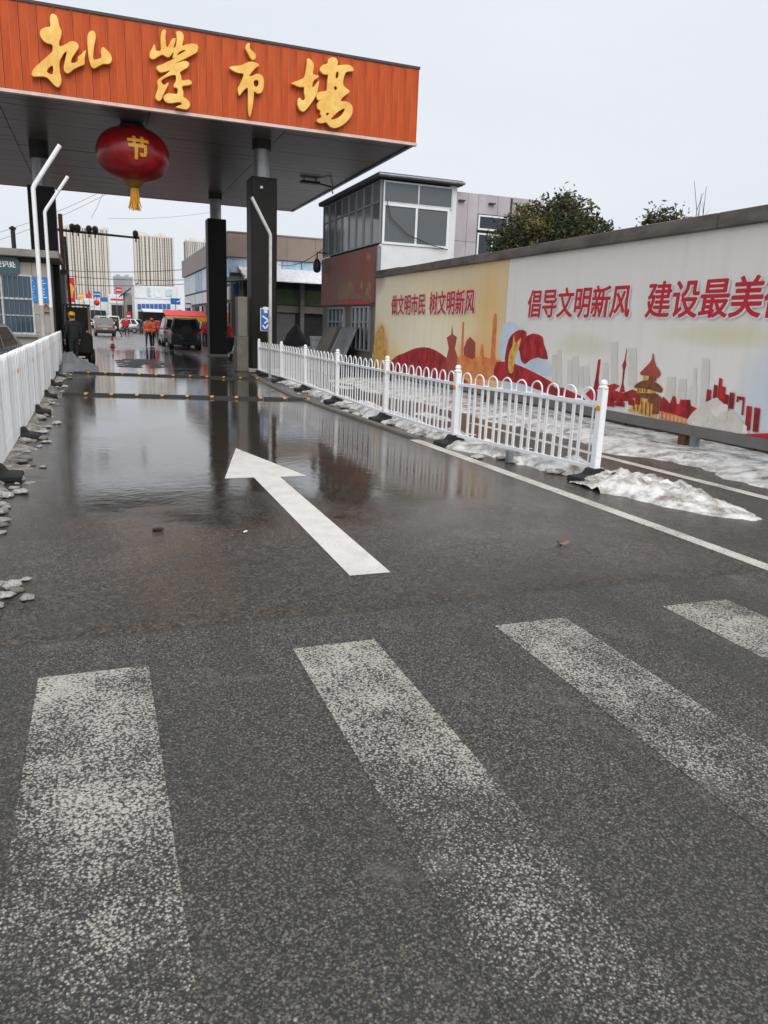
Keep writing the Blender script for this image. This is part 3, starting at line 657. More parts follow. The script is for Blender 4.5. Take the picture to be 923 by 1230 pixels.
for i, (x, y) in enumerate(LP):
    a = math.pi / 2; o = link('post', lpost_me, lf); o.location = (x - .02, y, 0); o.rotation_euler = (random.uniform(-.006, .006), random.uniform(-.006, .006), a)
    link('rubber_foot', foot_me, o, True)
    r_ = link('reflector', refl_me, o, True); r_.location = (.0, .0, .06); r_.rotation_euler = (0, 0, math.pi * 2)
for (x0, y0), (x1, y1) in zip(LP, LP[1:]):
    a = math.atan2(y1 - y0, x1 - x0); L_ = math.hypot(x1 - x0, y1 - y0); n = 24; lift = random.uniform(-.012, .012)
    for nm, z0, z1 in (('bottom_rail', .16, .20), ('top_rail', .93, .97)):
        o = B(.05, L_ - .05, .014, .044, z0, z1).build(nm, 'white_paint', lf); o.location = (x0, y0, lift); o.rotation_euler = (0, 0, a)
    for k in range(n):
        u = L_ * (k + .5) / n; o = link('picket', pk_me, lf); o.location = (x0 + math.cos(a) * u, y0 + math.sin(a) * u, lift + random.uniform(-.004, .004)); o.rotation_euler = (random.uniform(-.006, .006), 0, a + random.uniform(-.04, .04))

# ================================================================== BILLBOARD
BX, BY0, BY1, BZ0, BZ1 = 8.3, 1.5, 23.15, .42, 3.2
bb = thing('billboard', 'long roadside billboard with red slogans and printed skyline under a stained cap', 'billboard', (BX + .1, 12, 0))
B(BX + .02, BX + .16, BY0, BY1, BZ0 - .1, BZ1 + .05).build('backing', 'board_strip', bb)
B(BX - .004, BX + .02, 14.79, BY1, BZ0, BZ1).build('print_sheet', 'print_sunrise', bb)
B(BX - .002, BX + .02, BY0, 14.775, BZ0, BZ1).build('print_sheet', 'print_pale', bb)
yy = BY0
while yy < BY1 - .1:
    y2 = min(BY1, yy + 2.44)
    B(BX - .10 + random.uniform(-.012, .012), BX + .3, yy + .004, y2 - .004, BZ1 + .002, 3.40 + random.uniform(-.012, .012)).build('cap_stone', 'board_cap', bb, bevel=.012)
    B(BX - .035, BX + .02, yy + .003, y2 - .003, BZ0 - .155, BZ0).build('bottom_strip', 'board_strip', bb)
    yy = y2
for y in (2.6, 9.1, 15.5, 21.8):
    B(BX + .02, BX + .15, y - .10, y + .06, 0, BZ0 - .1).build('post', 'rust_post', bb, bevel=.008)
    B(BX + .03, BX + .13, y - .30, y - .18, 0, BZ0 - .1).build('post', 'galv', bb, bevel=.008)
lay = [.0045]
def motif(name, mat, pts, sub=2, box=None, src=None):
    """printed motif; points measured on the sheet"""
    lay[0] += .00025
    ox, oy, s = src
    lp = [(-gx(ox + x * s, oy + y * s, BX).y, max(BZ0 + .004, gx(ox + x * s, oy + y * s, BX).z)) for x, y in pts]
    link(name, curve_mesh(name, [lp], frameX(BX - lay[0]), .0002, 0, (mat,), sub), bb)
S1 = (430, 300, .2925); S2 = (600, 380, .2167); S3 = (740, 400, .1983)
motif('printed_drape', 'print_crimson', [(150,445),(190,425),(240,404),(290,402),(340,425),(385,465),(415,510),(430,560),(130,520)], 3, src=S1)
motif('printed_tower', 'print_rosewood', [(388,305),(392,348),(408,358),(404,384),(399,405),(412,445),(415,500),(358,500),(366,440),(374,405),(366,360),(384,348)], 1, src=S1)
motif('printed_obelisk', 'print_orange', [(431,296),(438,296),(434,420),(430,500),(418,500),(424,420)], 1, src=S1)
motif('printed_tower', 'print_rosewood', [(436,405),(448,372),(462,358),(484,380),(482,500),(436,500)], 1, src=S1)
motif('printed_obelisk', 'print_orange', [(556,288),(562,262),(571,262),(573,290),(566,430),(568,510),(540,510),(547,430)], 1, src=S1)
motif('printed_houses', 'print_orange', [(408,445),(430,430),(470,450),(500,435),(508,388),(516,388),(520,440),(545,448),(596,455),(594,540),(410,520)], 1, src=S1)
motif('printed_statue', 'print_gold', [(72,350),(84,330),(100,308),(110,330),(108,365),(116,400),(108,425),(110,470),(60,460),(66,400)], 2, src=S1)
motif('printed_cloud', 'print_blue', [(0,180),(20,60),(60,30),(110,60),(180,150),(260,240),(330,320),(250,330),(120,300),(20,260)], 3, src=S2)
motif('printed_drape', 'print_crimson', [(-20,262),(0,252),(60,255),(130,280),(210,318),(330,384),(430,430),(480,462),(470,480),(380,460),(250,420),(120,372),(-20,345)], 3, src=S2)
motif('printed_flag', 'print_crimson', [(32,262),(38,190),(55,125),(90,85),(130,74),(153,90),(152,110),(190,94),(240,112),(248,150),(272,238),(215,228),(170,245),(145,265),(122,245),(112,190),(90,180),(76,220),(66,262)], 2, src=S2)
motif('printed_statue', 'print_gold', [(56,310),(50,250),(58,200),(74,165),(82,100),(92,150),(122,118),(108,180),(92,225),(84,262),(76,310)], 2, src=S2)
for x0, x1, yt in ((295,318,215),(322,346,190),(380,404,245),(408,440,225),(446,470,280),(476,500,275),(575,605,260),(622,658,145),(716,762,178)):
    motif('printed_skyline', 'print_haze', [(x0, yt), (x1, yt - 5), (x1, 400), (x0, 380)], 1, src=S2)
motif('printed_obelisk', 'print_crimson', [(550,240),(564,238),(552,345),(556,400),(520,420),(536,340)], 1, src=S2)
motif('printed_tower', 'print_crimson', [(707,178),(710,182),(703,240),(706,270),(698,296),(690,370),(698,420),(668,420),(682,370),(688,296),(684,270),(697,240)], 1, src=S2)
motif('printed_roofs', 'print_crimson', [(480,430),(510,400),(560,420),(600,385),(640,372),(670,385),(640,410),(690,425),(740,405),(770,418),(750,470),(600,470),(510,462)], 1, src=S2)
for x0, x1, yt in ((300,365,265),(372,432,278),(436,496,325),(462,494,210),(512,572,155)):
    motif('printed_skyline', 'print_haze', [(x0 + 15, yt), (x1, yt), (x1 - 10, 450), (x0, 430)], 1, src=S3)
motif('printed_roofs', 'print_crimson', [(270,430),(290,385),(318,410),(330,428),(348,380),(364,385),(372,430),(388,428),(392,402),(455,405),(460,440),(500,460),(500,545),(265,500)], 1, src=S3)
motif('printed_balustrade', 'print_orange', [(265,470),(330,486),(440,520),(450,556),(360,540),(265,516)], 1, src=S3)
motif('printed_temple', 'print_gold', [(106,392),(262,410),(258,445),(250,515),(230,512),(70,470),(98,452)], 1, src=S3)
motif('printed_temple', 'print_brown', [(196,385),(272,408),(268,420),(262,490),(222,492),(228,430),(196,420)], 1, src=S3)
motif('printed_roof', 'print_brown', [(90,392),(120,366),(175,352),(240,362),(272,385),(288,402),(285,428),(255,415),(180,396),(120,388)], 2, src=S3)
motif('printed_temple', 'print_gold', [(132,325),(240,340),(236,366),(128,362)], 1, src=S3)
motif('printed_roof', 'print_brown', [(116,322),(140,300),(190,285),(245,298),(278,325),(288,345),(275,362),(235,350),(170,335),(120,332)], 2, src=S3)
motif('printed_temple', 'print_gold', [(172,250),(252,262),(248,292),(168,284)], 1, src=S3)
motif('printed_temple', 'print_brown', [(206,256),(252,262),(248,292),(200,288)], 1, src=S3)
motif('printed_roof', 'print_rosewood', [(150,240),(175,215),(205,185),(222,160),(226,125),(233,125),(236,160),(248,200),(270,228),(277,250),(262,272),(225,262),(175,258),(152,252)], 1, src=S3)
for x0, x1, yt, yb in ((548,584,340,420),(590,622,312,400),(618,650,272,410),(634,670,322,440),(656,690,370,460),(686,726,358,462),(732,748,400,420),(764,786,390,500),(785,830,440,590),(832,880,450,602)):
    motif('printed_tower', 'print_crimson', [(x0 + (yb - yt) * .06 + 4, yt), (x1, yt + 6), (x1 - (yb - yt) * .09, yb), (x0, yb - 6)], 1, src=S3)
motif('printed_arch', 'print_crimson', [(738,382),(786,388),(784,412),(738,402)], 1, src=S3)
motif('printed_smoke', 'print_cloud', [(440,555),(455,500),(500,455),(550,420),(600,402),(650,425),(680,470),(720,480),(760,520),(790,570),(800,612),(700,604),(560,575)], 3, src=S3)
for k in range(5): motif('printed_pillar', 'print_brown', [(112 + k * 24, 410 + k * 3), (118 + k * 24, 411 + k * 3), (116 + k * 24, 468 + k * 9), (110 + k * 24, 466 + k * 9)], 1, src=S3)
for k in range(7): motif('printed_baluster', 'print_cream', [(272 + k * 24, 482 + k * 6), (278 + k * 24, 484 + k * 6), (277 + k * 24, 512 + k * 6), (271 + k * 24, 510 + k * 6)], 1, src=S3)
for k in range(4): motif('printed_pillar', 'print_brown', [(140 + k * 16, 330 + k * 2), (145 + k * 16, 331 + k * 2), (144 + k * 16, 360), (139 + k * 16, 359)], 1, src=S3)
rnd = random.Random(2)
for k in range(9):
    cx0, cy0, r0 = rnd.uniform(470, 780), 0, rnd.uniform(22, 48); cy0 = 600 - 190 * math.exp(-((cx0 - 600) / 110) ** 2) * rnd.uniform(.5, 1.05)
    motif('printed_smoke', 'print_cloud' if k % 2 else 'print_pale_smoke', [(cx0 + r0 * (1 + .35 * rnd.uniform(-1, 1)) * math.cos(a), min(598 + (cx0 - 600) * .06, cy0 + r0 * (1 + .35 * rnd.uniform(-1, 1)) * math.sin(a))) for a in [2 * math.pi * q / 11 for q in range(11)]], 2, src=S3)
for x0, y0, w_, h_ in ((0, 408, 60, 40), (80, 396, 40, 44), (124, 380, 30, 56), (-60, 402, 60, 46)):
    motif('printed_roofs', 'print_crimson', [(x0, y0 + 16), (x0 + w_ * .2, y0 + 4), (x0 + w_ * .5, y0 - 8), (x0 + w_ * .8, y0 + 6), (x0 + w_, y0 + 18), (x0 + w_ * .95, y0 + h_), (x0 + w_ * .05, y0 + h_ - 6)], 1, src=S3)
motif('printed_drape', 'print_red', [(788,622),(850,610),(960,606),(1100,600),(1100,700),(923,652)], 2, src=S3)
def put_slogan(s, ya, yb, zb, size, shear=0.):
    me = text_mesh('t', s, size, Matrix.Identity(4), offset=0)
    xs = [v.co.x for v in me.vertices]; x0, x1 = min(xs), max(xs); wd = (ya - yb) / (x1 - x0); bpy.data.meshes.remove(me)
    base = Matrix.Translation((-ya - x0 * wd, zb, 0)); d = .020 * size
    for nm, mt, dd, sh, z0 in (('slogan_outline', 'print_white', 2.4 * d, (.016, -.012), .0190), ('slogan', 'print_red', d, (0, 0), .0230)):
        src = text_mesh(nm, s, size, Matrix.Identity(4), 0, 0, mt, shear, wd)
        bm = bmesh.new()                                    # heavy weight: strokes thickened on every side
        for k in range(9):
            n0 = len(bm.verts); bm.from_mesh(src); bm.verts.ensure_lookup_table()
            ang = 2 * math.pi * k / 8; o_ = (0, 0) if k == 8 else (dd * math.cos(ang) * 1.2, dd * math.sin(ang) * .8)
            for v in bm.verts[n0:]: v.co.x += o_[0] + sh[0]; v.co.y += o_[1] + sh[1]; v.co.z += k * .0003
        bm.to_mesh(src); bm.free(); src.transform(frameX(BX - z0) @ base); link(nm, src, bb)
put_slogan('做文明市民', 21.70, 19.17, 2.12, .60)
put_slogan('树文明新风', 18.86, 16.25, 2.12, .62)
put_slogan('倡导文明新风', 13.86, 10.62, 2.04, .58, .06)
put_slogan('建设最美街', 10.20, 7.32, 2.04, .585, .06)

# ================================================================== GUARD BUILDING WITH GLAZED ROOM
GX, GY, GB = 8.42, 23.35, 29.95
gb = thing('guard_building', 'two-storey guard building with glazed corner room above a faded red poster', 'building', (GX + 3, GY + 3, 0))
B(GX + .06, 11.0, GY + .05, GB, 0, 4.25).build('wall', 'wall_dim', gb)
B(GX + .30, 10.8, GY + .30, GB - .1, 4.25, 6.1).build('room_interior', 'wall_dim', gb)
B(GX, 10.95, GY - .01, GY + .05, 2.9, 4.25).build('white_spandrel', 'wall_white', gb)
B(GX - .05, GX + .06, GY - .03, GY + .08, 0, 4.2).build('corner_post', 'galv', gb)
# roof slab with gutter
rf_ = B(GX - .16, 11.16, GY - .18, GB + .12, 6.18, 6.33).build('roof', 'roof_dark', gb, bevel=.03)
MB().tube([(GX - .15, GY - .2, 6.25), (11.18, GY - .2, 6.25)], .045, 10).build('gutter', 'galv', rf_, smooth=True)
# road-side glazing: columns of panes in two rows
nb = 8; pw_ = (GB - GY - .1) / nb
for i in range(nb):
    y0 = GY + .06 + i * pw_; y1 = y0 + pw_
    for z0, z1 in ((4.33, 5.50), (5.56, 6.12)):
        f = MB().box(GX, GX + .07, y0 + .001, y0 + .05, z0 - .04, z1 + .03).box(GX, GX + .07, y1 - .05, y1 - .001, z0 - .04, z1 + .03).box(GX + .004, GX + .066, y0 + .05, y1 - .05, z0 - .04, z0).box(GX + .004, GX + .066, y0 + .05, y1 - .05, z1, z1 + .03).build('window', 'bay_frame', gb)
        B(GX + .03, GX + .04, y0 + .05, y1 - .05, z0, z1).build('pane', 'bay_glass' if (i * 3 + int(z0)) % 4 else 'glass', f)
# camera-side white window: two lights over two sliding sashes
def winY(par, x0, x1, z0, z1, y, cols, fr='upvc', gl='glass', t=.055, dep=.06):
    wd = (x1 - x0) / cols
    f = MB().box(x0 - t, x1 + t, y - .002, y + dep, z0 - t, z0).box(x0 - t, x1 + t, y - .002, y + dep, z1, z1 + t).box(x0 - t, x0, y, y + dep - .002, z0, z1).box(x1, x1 + t, y, y + dep - .002, z0, z1)
    for k in range(1, cols): f.box(x0 + k * wd - t / 2, x0 + k * wd + t / 2, y + .002, y + dep - .004, z0, z1)
    f = f.build('window', fr, par)
    for k in range(cols): B(x0 + k * wd + (t / 2 if k else 0), x0 + (k + 1) * wd - (t / 2 if k < cols - 1 else 0), y + .025, y + .033, z0, z1).build('pane', gl, f)
    return f
winY(gb, GX + .12, 10.82, 5.52, 6.08, GY - .03, 2, 'white_metal', t=.045)
B(10.78, 11.02, GY + .0, GY + .3, 2.9, 6.18).build('end_wall', 'wall_white', gb)
winY(gb, GX + .14, 10.70, 4.33, 5.40, GY - .045, 2, t=.07)
# faded red poster with printed figures
B(GX - .03, GX + .05, GY + .25, GB - .05, 2.46, 4.2).build('poster', 'faded_red', gb)
def pshape(name, mat, pts, sub, k):
    lp = [(-gx(380 + x * .1057, 300 + y * .1057, GX).y, gx(380 + x * .1057, 300 + y * .1057, GX).z) for x, y in pts]
    link(name, curve_mesh(name, [lp], frameX(GX - .034 - .0008 * k), .0002, 0, (mat,), sub), gb)
pshape('printed_band', 'faded_olive', [(250,500),(300,380),(360,330),(420,380),(450,480),(560,540),(640,560),(640,590),(400,560),(260,570)], 3, 1)
pshape('printed_hill', 'print_crimson', [(180,610),(300,575),(420,556),(540,570),(640,610),(640,622),(180,622)], 3, 2)
pshape('printed_medallion', 'faded_gold', [(585,70),(605,40),(628,60),(630,95),(610,118),(588,105)], 2, 3)
pshape('printed_figure', 'faded_gold', [(590,430),(600,370),(620,360),(638,420),(625,500),(640,560),(600,540),(570,510)], 2, 4)
pshape('printed_figure', 'faded_gold', [(515,440),(522,360),(536,345),(545,400),(540,445)], 2, 5)
# barred ground-floor windows on the road side
def winX(par, y0, y1, z0, z1, x, cols, fr='bay_frame', gl='glass_dark', t=.05, tr=None):
    f = MB().box(x - .03, x + .05, y0 - t, y1 + t, z0 - t, z0).box(x - .03, x + .05, y0 - t, y1 + t, z1, z1 + t).box(x - .028, x + .048, y0 - t, y0, z0, z1).box(x - .028, x + .048, y1, y1 + t, z0, z1)
    wd = (y1 - y0) / cols
    for k in range(1, cols): f.box(x - .026, x + .046, y0 + k * wd - .02, y0 + k * wd + .02, z0, z1)
    if tr: f.box(x - .024, x + .044, y0, y1, tr - .025, tr + .025)
    f = f.build('window', fr, par)
    B(x + .02, x + .03, y0, y1, z0, z1).build('pane', gl, f)
    return f
winX(gb, 24.1, 25.9, .95, 2.32, GX + .0, 4, tr=1.85)
winX(gb, 26.9, 28.9, .95, 2.32, GX + .0, 4, tr=1.85, gl='glass_blue')
cb = gx(497, 270, GX) if False else None
MB().tube([gy(465, 240, GY - .1), gy(470, 262, GY - .1), gy(490, 282, GY - .1), gy(520, 295, GY - .1), gy(538, 300, GY - .1)], .014, 5).build('cable', 'wire', gb)
# security camera at the far corner
sc_ = thing('security_camera', 'dark dome camera bracketed to the far corner of the guard building', 'camera', (GX - .35, GB - .1, 3.7))
p = gx(381, 318, GX - .35)
MB().tube([(GX, p.y, p.z + .45), (p.x, p.y, p.z + .45), (p.x, p.y, p.z + .2)], .03, 8).build('arm', 'black_steel', sc_, smooth=True)
MB().lathe([(.03, -.30), (.11, -.26), (.15, -.16), (.15, 0), (.12, .12), (.05, .22)], 16, p).build('dome', 'black_steel', sc_, smooth=True)

# grey clad building behind the billboard
cbld = thing('clad_building', 'low grey building clad in large stained panels behind the billboard', 'building', (12.6, 25, 0))
B(11.0, 14.25, GY + .12, 29, 0, 5.35).build('wall', 'joint_dark', cbld)
B(11.0, 14.25, GY + .12, 29, 5.35, 5.98).build('parapet_core', 'joint_dark', cbld)
xs = [10.97, 11.46, 11.84]; pz = [1.2, 2.8, 4.55, 6.05]
for i in range(2):
    for j in range(3): B(xs[i] + .006, xs[i + 1] - .006, GY + .07 + random.uniform(-.003, .003), GY + .12, pz[j] + .006, pz[j + 1] - .006).build('cladding_panel', 'wall_grey', cbld)
x = 11.84
for x2 in (12.55, 13.15, 13.75, 14.3):
    B(x + .006, x2 - .006, GY + .07 + random.uniform(-.003, .003), GY + .12, 5.45, 6.05).build('cladding_panel', 'wall_grey', cbld)
    B(x + .006, x2 - .006, GY + .07, GY + .12, 1.2, 3.2).build('cladding_panel', 'wall_grey', cbld)
    x = x2
B(13.0, 14.3, GY + .09, GY + .13, 3.25, 5.3).build('recess', 'wall_dim', cbld)
winY(cbld, 11.92, 12.92, 5.0, 5.36, GY + .04, 1, gl='glass_dark'); winY(cbld, 11.92, 12.92, 3.3, 4.80, GY + .04, 2, gl='glass_dark', t=.05)
for x in (11.1, 12.2, 13.3): B(x, x + .22, GY - .04, GY + .08, 5.76, 5.80).build('spout', 'dark_trim', cbld)
B(13.02, 13.10, GY + .062, GY + .068, 5.5, 6.02).build('stain', 'joint_dark', cbld)

# ================================================================== REGISTRATION OFFICE (left)
OY, OX = 27.6, gy(60.5, 360, 27.6).x
of = thing('registration_office', 'single-storey stone-clad registration office with barred windows and teal sign', 'building', (OX - 3, OY + 1.4, 0))
B(-9, OX, OY + .06, 30.5, 0, 3.45).build('wall', 'joint_dark', of)
B(OX - .055, OX + .004, OY + .052, 30.4, 0, 3.44).build('side_cladding', 'wall_dim', of)
B(-9.3, OX + .36, OY - .32, 30.6, 3.45, 3.68).build('cornice', 'concrete', of, bevel=.02)
wx1 = gy(37, 340, OY).x; wx0 = wx1 - 2.6
zt, zb = 2.86, 1.10
tw = .95
x = OX
# stone panels round the openings
def stone(x0, x1, z0, z1): B(x0 + .006, x1 - .006, OY + random.uniform(-.002, .003), OY + .06, z0 + .006, z1 - .006).build('stone_panel', 'stone_tile', of, bevel=.004)
for z0, z1 in ((0, .55), (.55, 1.10), (1.10, 1.68), (1.68, 2.27), (2.27, 2.86), (2.86, 3.30)): stone(wx1 + .06, OX, z0, z1)
x = wx1 + .06
while x > -8.5:
    stone(x - tw, x, 2.92, 3.30); stone(x - tw, x, .5, 1.04); stone(x - tw, x, 0, .5); x -= tw
for k in range(2):
    x1 = wx1 - k * 3.2; x0 = x1 - 2.6
    f = winY(of, x0, x1, zb, zt, OY - .02, 3, 'white_metal', 'glass_blue', .06, .07)
    B(x0, x1, OY - .03, OY + .03, 2.13, 2.19).build('transom', 'white_metal', f)
    B(x0, x1, OY - .028, OY + .02, 1.62, 1.65).build('transom', 'white_metal', f)
    for i in range(18):
        xx = x0 + .08 + i * (x1 - x0 - .16) / 17
        MB().tube([(xx, OY - .07, zb - .02), (xx, OY - .07, zt + .02)], .011, 6).build('window_bar', 'galv', f)
    B(x0 - .1, x1 + .1, OY - .12, OY + .02, zb - .14, zb - .062).build('sill', 'concrete', of)
    stone(x0 - .6 + .06, x0 - .06, 1.1, 2.86)
# sign
sr = gy(23, 310, OY).x
sg = thing('office_sign', 'teal wall sign with white lettering on the registration office', 'sign', (sr - .9, OY - .1, 3.0))
zs0, zs1 = gy(12, 329.5, OY).z, gy(12, 308.5, OY).z
lp = []
for cx0, cz0, a0 in ((sr - .12, zs1 - .12, 0), (sr - 2.1, zs1 - .12, 90), (sr - 2.1, zs0 + .12, 180), (sr - .12, zs0 + .12, 270)):
    for k in range(4): a = math.radians(a0 + k * 30); lp.append((cx0 + .12 * math.cos(a), cz0 + .12 * math.sin(a)))
link('sign_plate', curve_mesh('sign_plate', [lp], frameY(OY - .06), .05, 0, ('sign_teal',), 1), sg)
link('sign_lettering', text_mesh('sign_lettering', '登记处', .20, frameY(OY - .114) @ Matrix.Translation((sr - .10, zs1 - .31, 0)), .001, .006, 'print_white', align='RIGHT'), sg)
sm = MB()
x = sr - .62
for k in range(9):
    wdt = random.uniform(.03, .06); sm.box(x, x + wdt, OY - .1165, OY - .112, zs0 + .09, zs0 + .135); x -= .075
sm.build('small_lettering', 'print_white', sg)
# blue notices, warning triangle, wall box
for k, (xa, xb) in enumerate(((38, 46), (49, 59))):
    a, c = gy(xa, 333, OY), gy(xb, 363, OY)
    nb_ = thing('notice_board', ('narrow blue notice on office wall between window and thick pole', 'wide blue notice with white lines by the office corner')[k], 'notice', (a.x, OY - .03, c.z), 0, None)
    B(a.x, c.x, OY - .03, OY - .003, c.z, a.z).build('panel', 'notice_blue', nb_)
    lm = MB()
    for i in range(7):
        z = a.z - .1 - i * (a.z - c.z - .15) / 7; lm.box(a.x + .04, c.x - .04 - random.uniform(0, .12), OY - .0335, OY - .0302, z - .012, z + .012)
    lm.build('printed_lines', 'banner_white', nb_)
tp = gy(56, 371, OY)
wt = thing('warning_triangle', 'small dull yellow warning triangle on the office wall', 'sign', (tp.x, OY - .02, tp.z))
link('plate', curve_mesh('plate', [[(tp.x - .17, tp.z - .13), (tp.x + .17, tp.z - .13), (tp.x, tp.z + .17)]], frameY(OY - .02), .012, 0, ('black_steel',), 1), wt)
link('face', curve_mesh('face', [[(tp.x - .12, tp.z - .10), (tp.x + .12, tp.z - .10), (tp.x, tp.z + .11)]], frameY(OY - .034), .001, 0, ('faded_gold',), 1), wt)
vent = gy(13, 292, 28.5)
vp_ = thing('vent_pipe', 'short dark vent pipe on the registration office roof', 'pipe', (gy(17, 296, 28.5).x, 28.5, 3.68))
MB().tube([(gy(17, 296, 28.5).x, 28.5, 3.6), (gy(17, 296, 28.5).x, 28.5, 4.35)], .07, 10).build('pipe', 'black_steel', vp_, smooth=True)
MB().lathe([(.07, 0), (.11, .02), (.11, .06), (.02, .12)], 12, (gy(17, 296, 28.5).x, 28.5, 4.34)).build('cowl', 'black_steel', vp_, smooth=True)

# dark corrugated lean-to and red banner beyond the office
lt = thing('lean_to', 'narrow dark metal lean-to shed behind the registration office', 'shed', (-1.9, 34, 0))
a = gy(71, 340, 33.); c = gy(79, 340, 33.)
for i in range(5):
    w_ = (c.x - a.x) / 5; B(a.x + i * w_, a.x + (i + 1) * w_ - .012, 33 + (i % 2) * .03, 33.9, 0, 3.3).build('cladding_sheet', 'bay_frame', lt)
B(a.x - .1, c.x + .12, 32.8, 34.2, 3.3, 3.42).build('roof', 'dark_trim', lt)
bn = gy(75, 333, 60.); bn2 = gy(91, 363, 60.)
rb_ = thing('red_banner', 'red banner with orange picture hung beyond the registration office', 'banner', (bn.x, 60, 0))
B(bn.x, bn2.x, 60, 60.06, bn2.z, bn.z).build('cloth', 'banner_red', rb_)
link('picture', curve_mesh('picture', [[(bn.x + .15, bn2.z + .4), (bn.x + .5, bn2.z + 1.3), (bn.x + .8, bn2.z + .9), (bn.x + 1.0, bn2.z + 1.5), (bn2.x - .1, bn2.z + .7), (bn2.x - .2, bn2.z + .3)]], frameY(59.99), .002, 0, ('banner_orange',), 3), rb_)
for x in (bn.x + .05, bn2.x - .05): MB().tube([(x, 60.1, 0), (x, 60.1, bn.z)], .04, 6).build('pole', 'black_steel', rb_)

# ================================================================== MARKET HALL (right, brown fascia)
HX, HY = 7.25, 46.0
hall = thing('market_hall', 'market hall with brown metal fascia and blue banners above snowy awning', 'building', (10.5, 58, 0))
B(HX + .2, 16, HY + .25, 72, 0, 6.3).build('wall', 'wall_dim', hall)
for i in range(5): B(HX + i * 1.75 + .006, HX + (i + 1) * 1.75 - .006, HY, HY + .12, 5.42, 6.72 + random.uniform(-.01, .01)).build('fascia_panel', 'brown_metal', hall)
for i in range(10): B(HX - .02, HX + .12, HY + .13 + i * 2.58 + .01, HY + .13 + (i + 1) * 2.58 - .01, 5.42, 6.74).build('fascia_panel', 'brown_metal', hall)
B(HX - .03, 16, HY - .03, 72, 6.74, 6.82).build('coping', 'galv', hall)
bx = HX + .05
for i, (w_, mt) in enumerate(((1.7, 'banner_blue'), (1.5, 'banner_white'), (1.2, 'banner_blue'), (1.6, 'banner_blue'), (1.6, 'banner_white'))):
    B(bx, bx + w_ - .05, HY + .12, HY + .2, 4.55, 5.38).build('banner', mt, hall); bx += w_
for i in range(6):
    B(HX + .1, HX + .18, HY + .3 + i * 4.2, HY + .3 + (i + 1) * 4.2 - .1, 3.9, 5.36).build('banner', ('banner_blue', 'banner_white', 'banner_white')[i % 3], hall)
    B(HX + .08, HX + .2, HY + .3 + i * 4.2, HY + .3 + (i + 1) * 4.2 - .3, 3.0, 3.75).build('shop_sign', ('wall_white', 'banner_white')[i % 2], hall)
    for q in (.4, 2.2): B(HX + .1, HX + .22, HY + .3 + i * 4.2 + q, HY + .3 + i * 4.2 + q + 1.4, .2, 2.8).build('shop_front', ('glass_dark', 'steel_shutter', 'inside_shade')[(i + int(q)) % 3], hall)
# awning laden with snow
aw = MB().hexa([(HX + .6, HY - 1.9, 4.05), (14.2, HY - 1.9, 4.05), (14.2, HY + .1, 4.85), (HX + .6, HY + .1, 4.85), (HX + .6, HY - 1.9, 4.10), (14.2, HY - 1.9, 4.10), (14.2, HY + .1, 4.90), (HX + .6, HY + .1, 4.90)]).build('awning', 'steel_shutter', hall)
g = MB(); nu, nv = 40, 10; vs = []
for i in range(nu + 1):
    for j in range(nv + 1):
        u, v = i / nu, j / nv; e = min(u, 1 - u, v, 1 - v) * 6; x = HX + .6 + 6.4 * u; y = HY - 1.93 + 2.03 * v
        vs.append((x, y, 4.07 + .84 * v + .12 * min(1, e) + .03 * fbm(x * 2, y * 2)))
g.add(vs, [(i * (nv + 1) + j, (i + 1) * (nv + 1) + j, (i + 1) * (nv + 1) + j + 1, i * (nv + 1) + j + 1) for i in range(nu) for j in range(nv)]).build('snow_cover', 'snow', aw, smooth=True)
# open stall under the awning
for x in (HX + .7, 9.1, 11.6, 14.0): MB().box(x - .12, x + .12, HY - .5, HY - .26, 0, 4.2).build('pillar', 'dark_concrete', hall)
B(HX + .5, 15, HY + .22, HY + .25, 0, 4.3).build('stall_back', 'inside_shade', hall)
B(9.4, 14.2, HY - .1, HY + .1, 2.85, 3.75).build('stall_sign', 'dull_green', hall)
B(9.4, 14.2, HY - .12, HY + .1, 2.4, 2.8).build('stall_valance', 'wall_dim', hall)
B(9.6, 11.3, HY + .05, HY + .15, .0, 2.35).build('shutter', 'steel_shutter', hall)
B(HX + .45, HX + .65, HY - .35, HY - .3, 1.7, 3.1).build('hanging_sign', 'banner_orange', hall)
B(HX + .25, HX + .55, HY - .2, HY - .15, 3.2, 3.9).build('hanging_sign', 'shutter_blue', hall)
ca = thing('corner_awning', 'dark sloping awning at the corner of the market hall', 'awning', (HX - .2, 44.5, 0))
MB().hexa([(HX - .9, 43.6, 3.75), (HX + 1.1, 43.6, 4.05), (HX + 1.1, 45.6, 4.35), (HX - .9, 45.6, 4.05), (HX - .9, 43.6, 3.82), (HX + 1.1, 43.6, 4.12), (HX + 1.1, 45.6, 4.42), (HX - .9, 45.6, 4.12)]).build('canopy_sheet', 'black_steel', ca)
for x, y in ((HX - .8, 43.7), (HX + 1.0, 43.7), (HX - .8, 45.4)): MB().tube([(x, y, 0), (x, y, 3.8)], .04, 8).build('post', 'black_steel', ca)

